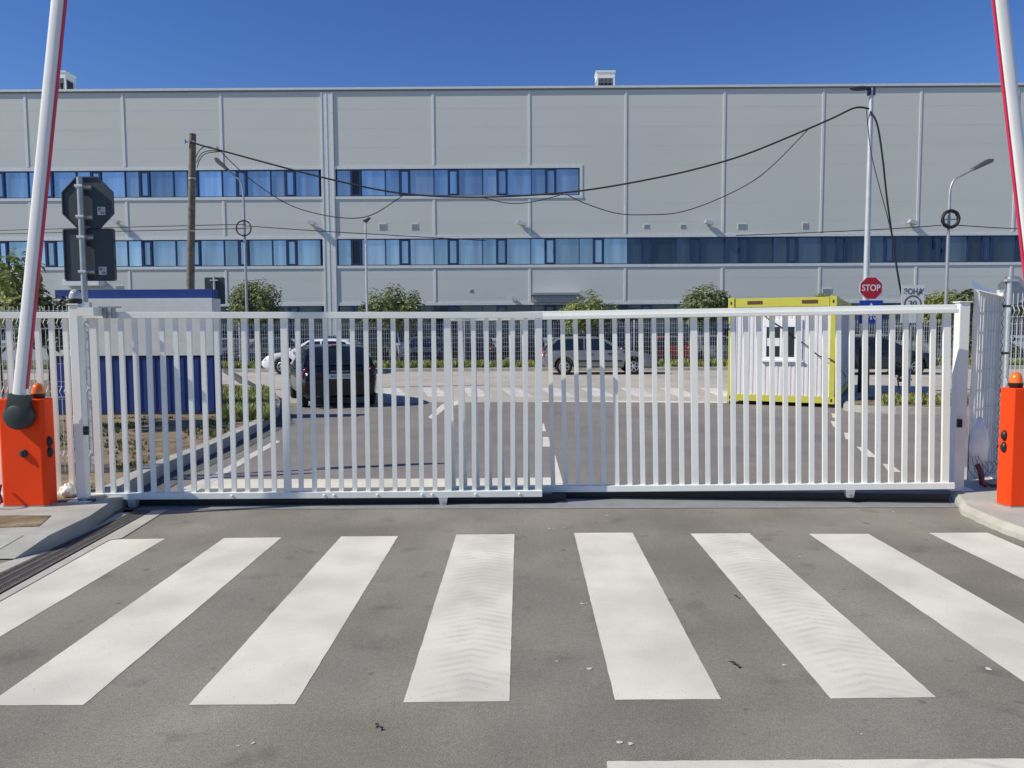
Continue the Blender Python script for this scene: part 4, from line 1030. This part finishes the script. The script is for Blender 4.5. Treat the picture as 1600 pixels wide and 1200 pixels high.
def car(label, kind, loc, head, paint, group=None, detail=2, moulding=False, rails=False, plate=False, name=None):
    """head: heading angle of the nose (radians from +X)"""
    sp_ = SPECS[kind]; L, W, H = sp_['L'], sp_['W'], sp_['H']; wb, r, fo = sp_['wb'], sp_['r'], sp_['fo']
    t = thing(name or 'parked_car', label, 'car', loc, head, group)
    X = lambda u: (u-.5)*L
    xf = L/2-fo; xr2 = xf-wb
    us = sorted(set([i/44 for i in range(45)] + [(x_+L/2+d)/L for x_ in (xf, xr2) for d in (-r-.07, -r-.03, -r*.8, -r*.45, 0, r*.45, r*.8, r+.03, r+.07)] + [.006, .015, .985, .994]))
    us = [u for u in us if 0 <= u <= 1]
    def bot(x):
        z = smooth_tab(sp_['bb'], x/L+.5, .006)
        for c in (xf, xr2):
            d = abs(x-c); ra = r+.055
            if d < ra: z = max(z, r+math.sqrt(ra*ra-d*d))
        return z
    def wid(u): return W/2*min(1-.16*max(0, (u-.86)/.14)**2.2, 1-.11*max(0, (.10-u)/.10)**2.0)
    vs = []; ring = 11
    for u in us:
        x = X(u); zb_ = bot(x); zt3 = smooth_tab(sp_['belt'], u, .008); zb_ = min(zb_, zt3-.05); w_ = wid(u); h_ = zt3-zb_
        half = [(w_*.86, zb_), (w_*.975, zb_+.12*h_), (w_, zb_+.5*h_), (w_*.975, zb_+.86*h_), (w_*.90, zt3), (w_*.5, zt3+.022)]
        pts = [(-y, z) for y, z in half] + [(0, zt3+.03)] + [(y, z) for y, z in half[::-1]]
        vs += [(x, y, z) for y, z in pts]
    ring = 13; n = len(us)
    fs = [(i*ring+k, i*ring+k+1, (i+1)*ring+k+1, (i+1)*ring+k) for i in range(n-1) for k in range(ring-1)]
    fs += [(i*ring, (i+1)*ring, (i+1)*ring+ring-1, i*ring+ring-1) for i in range(n-1)]
    fs += [tuple(range(ring)), tuple(range((n-1)*ring+ring-1, (n-1)*ring-1, -1))]
    # greenhouse
    g0, g1, g2, g3 = sp_['gh']; zbelt = max(interp(sp_['belt'], (g0+g3)/2), .85)-.03
    prof = [(g0, interp(sp_['belt'], g0)-.02), (g0+(g1-g0)*.55, zbelt+(H-zbelt)*.62), (g1, H-.045), (g1+.06, H-.012), ((g1+g2)/2, H), (g2-.03, H-.015), (g2, H-.05), (g3, interp(sp_['belt'], g3)-.02)]
    wbelt = W/2*.925; wroof = W/2*.74
    def wz(z): return wbelt+(wroof-wbelt)*max(0, min(1, (z-zbelt)/(H-zbelt)))
    gu = sorted(set([g0+(g3-g0)*i/30 for i in range(31)] + [g1, g2])); gv = []
    for u in gu:
        zt3 = smooth_tab(prof, u, .004) if g0 < u < g3 else interp(prof, u); x = X(u); zlo = min(interp(sp_['belt'], u)-.04, zt3-.005)
        zm2 = zlo+(zt3-zlo)*.9
        half = [(wz(zlo), zlo), (wz((zlo+zm2)/2), (zlo+zm2)/2), (wz(zm2), zm2), (wz(zm2)-.07, zt3-.006*0), (wz(zt3)*.5, zt3+.012)]
        gv += [(x, y, z) for y, z in [(-a, b) for a, b in half]+[(0, zt3+.016)]+half[::-1]]
    rg2 = 11; n2 = len(gu)
    gf = [(i*rg2+k, i*rg2+k+1, (i+1)*rg2+k+1, (i+1)*rg2+k) for i in range(n2-1) for k in range(rg2-1)] + [tuple(range(rg2)), tuple(range(n2*rg2-1, (n2-1)*rg2-1, -1))]
    mb = MB(); mb.add(vs, fs); mb.add(gv, gf); body = mb.build('body', paint, t, 38)
    # glass
    for side in (-1, 1):
        for (pa, pb3) in sp_['pill']:
            gm = MB(); k = 7; row = []
            for i in range(k):
                u = pa+(pb3-pa)*i/(k-1); ztp = interp(prof, u)-.075-.05*(1 if u < g1 or u > g2 else 0); zlo = interp(sp_['belt'], u)+.025; ztp = max(ztp, zlo+.01)
                row.append(((X(u), side*(wz(zlo)+.006), zlo), (X(u), side*(wz(ztp)+.006), ztp)))
            vsx = [p for q in row for p in q]; gm.add(vsx, [(2*i, 2*i+2, 2*i+3, 2*i+1) for i in range(k-1)])
            gm.build('side_window', M['cglass'], t)
    for nm, ua, ub in (('windscreen', g3, g2), ('rear_window', g0, g1)):
        gm = MB(); k = 6; vsx = []
        for i in range(k):
            f_2 = .10+.80*i/(k-1); u = ua+(ub-ua)*f_2; z = interp(prof, u); yw = wz(z)-.085
            off = Vector((.012 if nm == 'windscreen' else -.012, 0, .010))
            for q in (-1, -.5, 0, .5, 1): vsx.append((X(u)+off.x, yw*q, z+off.z+.010*(1-q*q)+.006))
        gm.add(vsx, [(i*5+j, i*5+j+1, (i+1)*5+j+1, (i+1)*5+j) for i in range(k-1) for j in range(4)]); gm.build(nm, M['cglass'], t, 60)
    # wheels
    for xw in (xf, xr2):
        for sd_ in (-1, 1):
            y0 = sd_*(W/2-.015); y1 = sd_*(W/2-.21)
            wm = MB(); prf = [(r*.62, 0), (r*.9, 0.0), (r, -.03), (r, -.165), (r*.9, -.19)]
            vsx = []; nn = 22
            wm.lathe((xw, y0, r), [(a, b*sd_) for a, b in prf], nn, 'Y'); wh = wm.build('wheel', M['tyre'], t, 40)
            if detail > 1:
                rm = MB(); rm.lathe((xw, y0+sd_*.004, r), [(r*.64, -.004*sd_), (r*.6, .003*sd_), (r*.55, -.002*sd_)], nn, 'Y'); rm.build('rim', M['rim'], wh, 40)
                hs = MB(); hs.mi = 0; hs.lathe((xw, y0+sd_*.006, r), [(r*.53, 0), (r*.50, .002*sd_)], 20, 'Y'); hs.build('rim_well', M['black'], wh)
                sk = MB()
                for q in range(6):
                    a = q*math.pi/3; d = Vector((math.cos(a), 0, math.sin(a))); e = Vector((-d.z, 0, d.x)); o = Vector((xw, y0+sd_*.012, r))
                    sk.add([o-e*.028+d*.03, o+e*.028+d*.03, o+e*.022+d*r*.56, o-e*.022+d*r*.56], [(0, 1, 2, 3)])
                sk.lathe((xw, y0+sd_*.013, r), [(.06, 0), (.045, .012*sd_)], 10, 'Y'); sk.build('spokes', M['rim'], wh)
    # lamps, plates, mirrors, handles
    for sd_ in (-1, 1):
        uh = .955; z = interp(sp_['belt'], uh)-.11
        MB().ell((X(uh), sd_*wid(uh)*.80, z), .12, .17, .075, 12, 8).build('headlight', M['head'], t, 60)
        u2 = .022; zt4 = interp(sp_['belt'], .05)-.06
        MB().ell((X(u2), sd_*wid(.03)*.88, zt4-.10), .055, .10, .17, 12, 8).build('tail_light', M['taildk'] if plate else M['tail'], t, 60)
        if detail > 1:
            um = g3-.045; MB().ell((X(um), sd_*(W/2+.05), interp(sp_['belt'], um)+.06), .055, .10, .07, 10, 8).build('mirror', paint, t, 60)
            for pa, pb3 in sp_['pill'][-2:]:
                x = X(pa)+.10; z = interp(sp_['belt'], pa)-.12; MB().box(x, x+.17, sd_*W/2*.985-.02, sd_*W/2*.985+.02, z, z+.03).build('door_handle', M['black'], t)
            if moulding: MB().box(xr2+r+.12, xf-r-.12, sd_*W/2-.015, sd_*W/2+.012, .50, .56).build('side_moulding', M['black'], t)
            if rails:
                rl = [(X(g1+.02), H-.06), (X(g1+.06), H+.03), (X((g1+g2)/2), H+.045), (X(g2-.07), H+.03), (X(g2-.03), H-.05)]
                MB().tube([(x, sd_*(wroof-.06), z) for x, z in rl], .016, 6).build('roof_rail', M['black'], t, 60)
    MB().box(X(0)-.012, X(.03), -W/2*.8, W/2*.8, .30, .52).build('rear_bumper', M['black'] if kind == 'van' else paint, t)
    if plate:
        q = MB().box(X(0)-.024, X(0)-.013, -.26, .26, .66, .77).build('number_plate', M['signwhite'], t)
        MB().box(X(.0)-.028, X(0)-.0242, -.22, .22, .69, .74).build('plate_print', M['galv'], q)
        MB().box(X(.008)-.03, X(.02), -.20, .20, .815, .835).build('tailgate_trim', M['galv_l'], t)
        MB().box(X(g1)-.05, X(g1)+.05, -.14, .14, H-.02, H+.006).build('brake_light', M['tail'], t)
    return t
def cp(name, c, rough=.25, metal=.3): return mat('paint_'+name, c, rough, metal=metal, var=.02, coat=.5)
CB = cp('black', (.008, .008, .012)); CS = cp('silver', (.25, .25, .255), .3, .4); CW = cp('white', (.75, .76, .77), .3, 0); CD = cp('dark_grey', (.03, .033, .04)); CN = cp('navy', (.015, .02, .05)); CR_ = cp('red', (.24, .008, .014)); CG = cp('grey', (.16, .17, .18))
p = G(527, 640); hd_ = R(90+21)
car('black hatchback seen from behind on the lane behind left leaf', 'hatch', (p.x + 2.0*math.cos(hd_) + .0, p.y+2.0*math.sin(hd_)+.35, 0), hd_, CB, plate=True)
car('silver estate car with black roof rails parked by far fence', 'wagon', ((P(849, 560, 30).x+P(1020, 560, 30).x)/2, 30.2, 0), R(0), CS, moulding=True, rails=True)
car('white hatchback parked behind the black hatchback', 'hatch', ((P(427, 560, 31.6).x+P(572, 560, 31.6).x)/2, 31.2, 0), R(178), CW)
car('black compact car parked behind the tallest lamp post', 'hatch', (P(1380, 560, 28.6).x, 29.3, 0), R(0), CD)
rc = random.Random(9)
lot = [(-17.6, 37.4, 'van', CW, 'white van'), (-14.9, 37.6, 'hatch', CG, 'grey hatchback'), (-12.2, 37.3, 'sedan', CN, 'navy saloon'), (-9.7, 37.6, 'hatch', CB, 'black hatchback'), (-7.2, 37.5, 'van', CD, 'dark grey van'), (-4.6, 37.2, 'sedan', CD, 'charcoal saloon'), (-2.1, 37.5, 'hatch', CN, 'navy hatchback'),
       (.4, 37.4, 'wagon', CB, 'black estate car'), (2.9, 37.6, 'van', CN, 'navy van'), (4.9, 37.0, 'van', CB, 'black van'), (6.95, 37.3, 'hatch', CR_, 'red hatchback'), (9.3, 37.5, 'sedan', CG, 'grey saloon'), (11.8, 37.4, 'hatch', CD, 'charcoal hatchback'), (14.4, 37.6, 'wagon', CG, 'grey estate car'), (17.0, 37.3, 'sedan', CS, 'silver saloon'), (19.6, 37.5, 'van', CG, 'grey van'), (-20.2, 37.4, 'hatch', CS, 'silver hatchback'), (22.4, 37.5, 'hatch', CB, 'black hatchback')]
for q in range(13):                                    # second row, nearer the hall
    kd2, pt2_, n2_ = [('sedan', CB, 'black saloon'), ('van', CD, 'charcoal van'), ('hatch', CN, 'navy hatchback'), ('wagon', CD, 'charcoal estate car'), ('van', CW, 'white van'), ('hatch', CB, 'black hatchback')][q % 6]
    side_ = ['far left', 'left', 'middle left', 'middle', 'middle right', 'right', 'far right'][q*7//13]
    lot.append((-21 + q*3.45, 43.2, kd2, pt2_, n2_ + ' in the back row, ' + side_))
for i, (x, y, kd, pt5, nm) in enumerate(lot):
    pos = '' if y > 40 else 'left of the blue kiosk side' if x < -13 else 'behind the left gate leaf' if x < -1 else 'behind the silver estate' if x < 6 else 'right of the silver estate' if x < 10 else 'behind the cabin side' if x < 16 else 'by the right end of the fence'
    car((nm + ' of the car park') if y > 40 else (nm + ' in the car park ' + pos), kd, (x, y, 0), R(90 + (180 if rc.random() < .5 else 0) + rc.uniform(-3, 3)), pt5, 'cars in the car park', 1)

# ================================================================== TREES AND PLANTS
def crown_mesh(rn, rx, rz, nleaf, size, clumps, flat=.55):
    mb = MB(); cs_ = []
    for i in range(clumps):
        while True:
            v = Vector((rn.uniform(-1, 1), rn.uniform(-1, 1), rn.uniform(-flat, 1)))
            if v.length < 1: break
        cs_.append((Vector((v.x*rx*.78, v.y*rx*.78, v.z*rz*.78)), rn.uniform(.22, .42)*rx))
    for i in range(nleaf):
        c, r_ = rn.choice(cs_)
        d = Vector((rn.gauss(0, 1), rn.gauss(0, 1), rn.gauss(0, 1))).normalized()
        p = c + d*r_*rn.uniform(.55, 1.05)
        nrm = (d + Vector((0, 0, .9)) + Vector((rn.uniform(-.7, .7), rn.uniform(-.7, .7), rn.uniform(-.5, .5)))).normalized()
        a = nrm.orthogonal().normalized(); a.rotate(Matrix.Rotation(rn.uniform(0, 6.28), 3, nrm)); b = nrm.cross(a)
        s = size*rn.uniform(.6, 1.3)
        mb.add([p-a*s, p+b*s*.45+nrm*s*.12, p+a*s*1.1-nrm*s*.25, p-b*s*.45+nrm*s*.12], [(0, 1, 2), (0, 2, 3)])
    return mb
def tree(label, x, y, z0, hc, rx, rz, nleaf, size, lm, seed, clumps=26, group=None, trunk=True, tr=.06):
    rn = random.Random(seed)
    t = thing('small_tree' if trunk else 'shrub', label, 'tree' if trunk else 'shrub', (x, y, z0), 0, group)
    o = crown_mesh(rn, rx, rz, nleaf, size, clumps).build('crown', M[lm], t); o.location = (0, 0, hc)
    tm = MB()
    tm.tube([(0, 0, 0), (rn.uniform(-.03, .03), 0, hc*.5), (0, 0, hc*.95)], [tr, tr*.85, tr*.6], 8)
    for i in range(7):
        a = i*2.4; rr = rx*.65; tm.tube([(0, 0, hc*(.6+.05*i)), (math.cos(a)*rr*.5, math.sin(a)*rr*.5, hc*(.72+.05*i)), (math.cos(a)*rr, math.sin(a)*rr, hc+rz*.3*rn.uniform(-.4, 1))], [tr*.5, tr*.35, tr*.15], 5)
    tm.build('trunk', M['bark'], t, 60)
    return t
def tree_px(label, pxc, pyt, halfw, Y, lm, seed, n=3400):
    c = P(pxc, pyt, Y); rx = halfw*1.16*Y/F; rz = rx*.80; top = c.z
    tree(label, c.x, Y, .1, top-rz*.95-.1, rx, rz, n, .095, lm, seed, group='clipped round trees along the far fence')
tree_px('round green tree beside the left arm lamp', 406, 437, 46, 34.9, 'leaf', 31)
tree_px('round green tree behind the slim lamp post', 612, 444, 47, 34.9, 'leaf', 32)
tree_px('round yellow green tree above the silver estate car', 919, 459, 42, 34.9, 'leaf_y', 33)
tree_px('round dark green tree just left of the yellow cabin', 1103, 452, 40, 34.9, 'leaf', 34)
tree_px('round green tree peeping over the yellow cabin roof', 1292, 458, 34, 34.9, 'leaf_y', 35)
tree_px('round yellow green tree right of the zone sign', 1466, 453, 36, 34.9, 'leaf_y', 36)
# left: loose tree and dark shrub behind the fence
c = P(15, 390, 12.6)
tree('loose yellowish tree with brown twigs at the left edge', c.x-.25, 12.6, .1, 2.15, .95, 1.0, 1150, .085, 'leaf_y', 41, 18, tr=.05)
c = P(85, 465, 12.2)
tree('dark leafy shrub between the left boom and kiosk', c.x-.15, 12.3, .1, 1.75, .62, .62, 900, .06, 'leaf_d', 42, 16, tr=.04)
c = P(1410, 610, 20.3)
tree('small twiggy bush on the island beneath zone sign', c.x, 20.5, vz, .4, .34, .42, 420, .04, 'leaf_d', 43, 12, trunk=False, tr=.02)
c = P(1590, 520, 14.0)
tree('dark tree behind the right mesh fence', c.x+.4, 16, .02, 1.7, .95, .85, 900, .09, 'leaf_d', 44, 18, tr=.05)

# ================================================================== PLASTIC-WRAPPED PANEL, BAGS
A = P(1518, 600, 8.05); Bq = P(1556, 600, 8.28)
fl = thing('wrapped_panel', 'white plastic wrapped fence panel right of the right post', 'fence panel', (A.x, A.y, .1), math.atan2(Bq.y-A.y, Bq.x-A.x))
Lp = math.hypot(Bq.x-A.x, Bq.y-A.y); hA = P(1518, 452, 8.05).z-.1; hB = P(1556, 462, 8.28).z-.1
mb = MB(); nu, nv = 26, 20; rn = random.Random(2); vs = []
for j in range(nv+1):
    for i in range(nu+1):
        u = i/nu; v = j/nv; h_ = hA+(hB-hA)*u
        vs.append((u*Lp, .012*math.sin(u*nu*1.5)+.02*noise.noise(Vector((u*3, v*6, 1))), .03+v*(h_-.03)))
vs2 = [(x, y+.012, z) for x, y, z in vs]; N = (nu+1)
mb.add(vs, [(j*N+i, j*N+i+1, (j+1)*N+i+1, (j+1)*N+i) for j in range(nv) for i in range(nu)]); mb.add(vs2, [(j*N+i, (j+1)*N+i, (j+1)*N+i+1, j*N+i+1) for j in range(nv) for i in range(nu)])
mb.build('film', M['film'], fl, 60)
mb = MB()
for i in range(1, 9):
    x = Lp*i/9; mb.box(x-.003, x+.003, -.043, -.037, .05, hA+(hB-hA)*i/9-.03)
for k in range(1, 10): mb.box(.01, Lp-.01, -.0365, -.031, .2*k, .2*k+.006)
mb.build('mesh_panel', M['wire'], fl)
mb = MB(); mb.add([(-.03, -.06, hA-.02), (Lp, -.06, hB-.02), (Lp, -.02, hB+.0), (-.03, -.02, hA+.0), (-.01, .05, hA+.11), (Lp, .05, hB+.03)], [(0, 1, 2, 3), (3, 2, 5, 4)]); mb.build('top_fold', M['film'], fl)
mb = MB(); mb.box(Lp+.005, Lp+.065, -.04, .02, 0, hB+.03); mb.build('post', M['white'], fl, bevel=.005)
mb = MB()
for z in (.35, .95, 1.35, 1.85): mb.box(Lp+.0, Lp+.12, -.06, -.041, z, z+.025)
mb.build('clip', M['black'], fl)
lc = MB(); pts = []
for i in range(40):
    z = .15+i*.048; s_ = 1 if i % 2 else -1; pts.append((Lp-.02+s_*.022, -.055, z))
lc.tube(pts, .003, 4); lc.build('lacing', M['cable'], fl)
def bag(name, label, c, rx, ry, rz, seed):
    bm = bmesh.new(); bmesh.ops.create_icosphere(bm, subdivisions=4, radius=1)
    for v in bm.verts:
        p = v.co.copy(); k = 1+.22*noise.noise(p*2.2+Vector((seed, 0, 0)))+.10*noise.noise(p*6+Vector((0, seed, 0)))
        tp = 1-.35*max(0, p.z)
        v.co = Vector((p.x*rx*k*tp, p.y*ry*k*tp, p.z*rz*k))
    for f in bm.faces: f.smooth = True
    me = bpy.data.meshes.new(name); bm.to_mesh(me); bm.free(); me.materials.append(M['film'])
    return tag(link(name, me, None, c), label, 'bag')
c = P(1530, 692, 7.95); bag('plastic_bag', 'white plastic bag hanging beside the right gate post', c, .095, .07, .26, 3)
c = P(104, 758, 7.35); bag('plastic_bag', 'crumpled clear plastic bag at foot of left gate post', (c.x, c.y+.02, isl_z+.07), .08, .07, .075, 8)
c = P(1531, 737, 7.85)
mb = MB(); mb.tube([(c.x-.03, c.y, .34), (c.x, c.y-.02, .26), (c.x+.01, c.y-.03, .14), (c.x+.05, c.y-.02, .13)], .028, 8)
mb.tube([(c.x+.03, c.y-.02, .15), (c.x+.12, c.y, .12), (c.x+.25, c.y+.02, .115), (c.x+.45, c.y+.1, .115)], .016, 8)
tag(mb.build('cable_bundle', M['cable_r'], None, 60), 'dark red cable bundle on concrete beside right gate post', 'cable')
mb = MB()
for k in range(4):
    mb.tube([(c.x-.12+.03*k, c.y+.03, .5), (c.x-.16+.07*k, c.y-.02, .3), (c.x-.08+.05*k, c.y-.05, .2+.02*k), (c.x+.02+.06*k, c.y-.02, .32+.03*k), (c.x+.05+.05*k, c.y+.06, .45)], .004, 5) if False else mb.tube(cr_spline([(c.x-.10+.03*k, c.y+.03, .42), (c.x-.12+.06*k, c.y-.02, .28), (c.x-.05+.05*k, c.y-.05, .2+.02*k), (c.x+.02+.05*k, c.y-.02, .27+.02*k), (c.x+.05+.04*k, c.y+.06, .36)]), .0026, 5)
tag(mb.build('tangled_wire', M['cable'], None, 60), 'thin black wires tangled beneath the hanging plastic bag', 'cable')
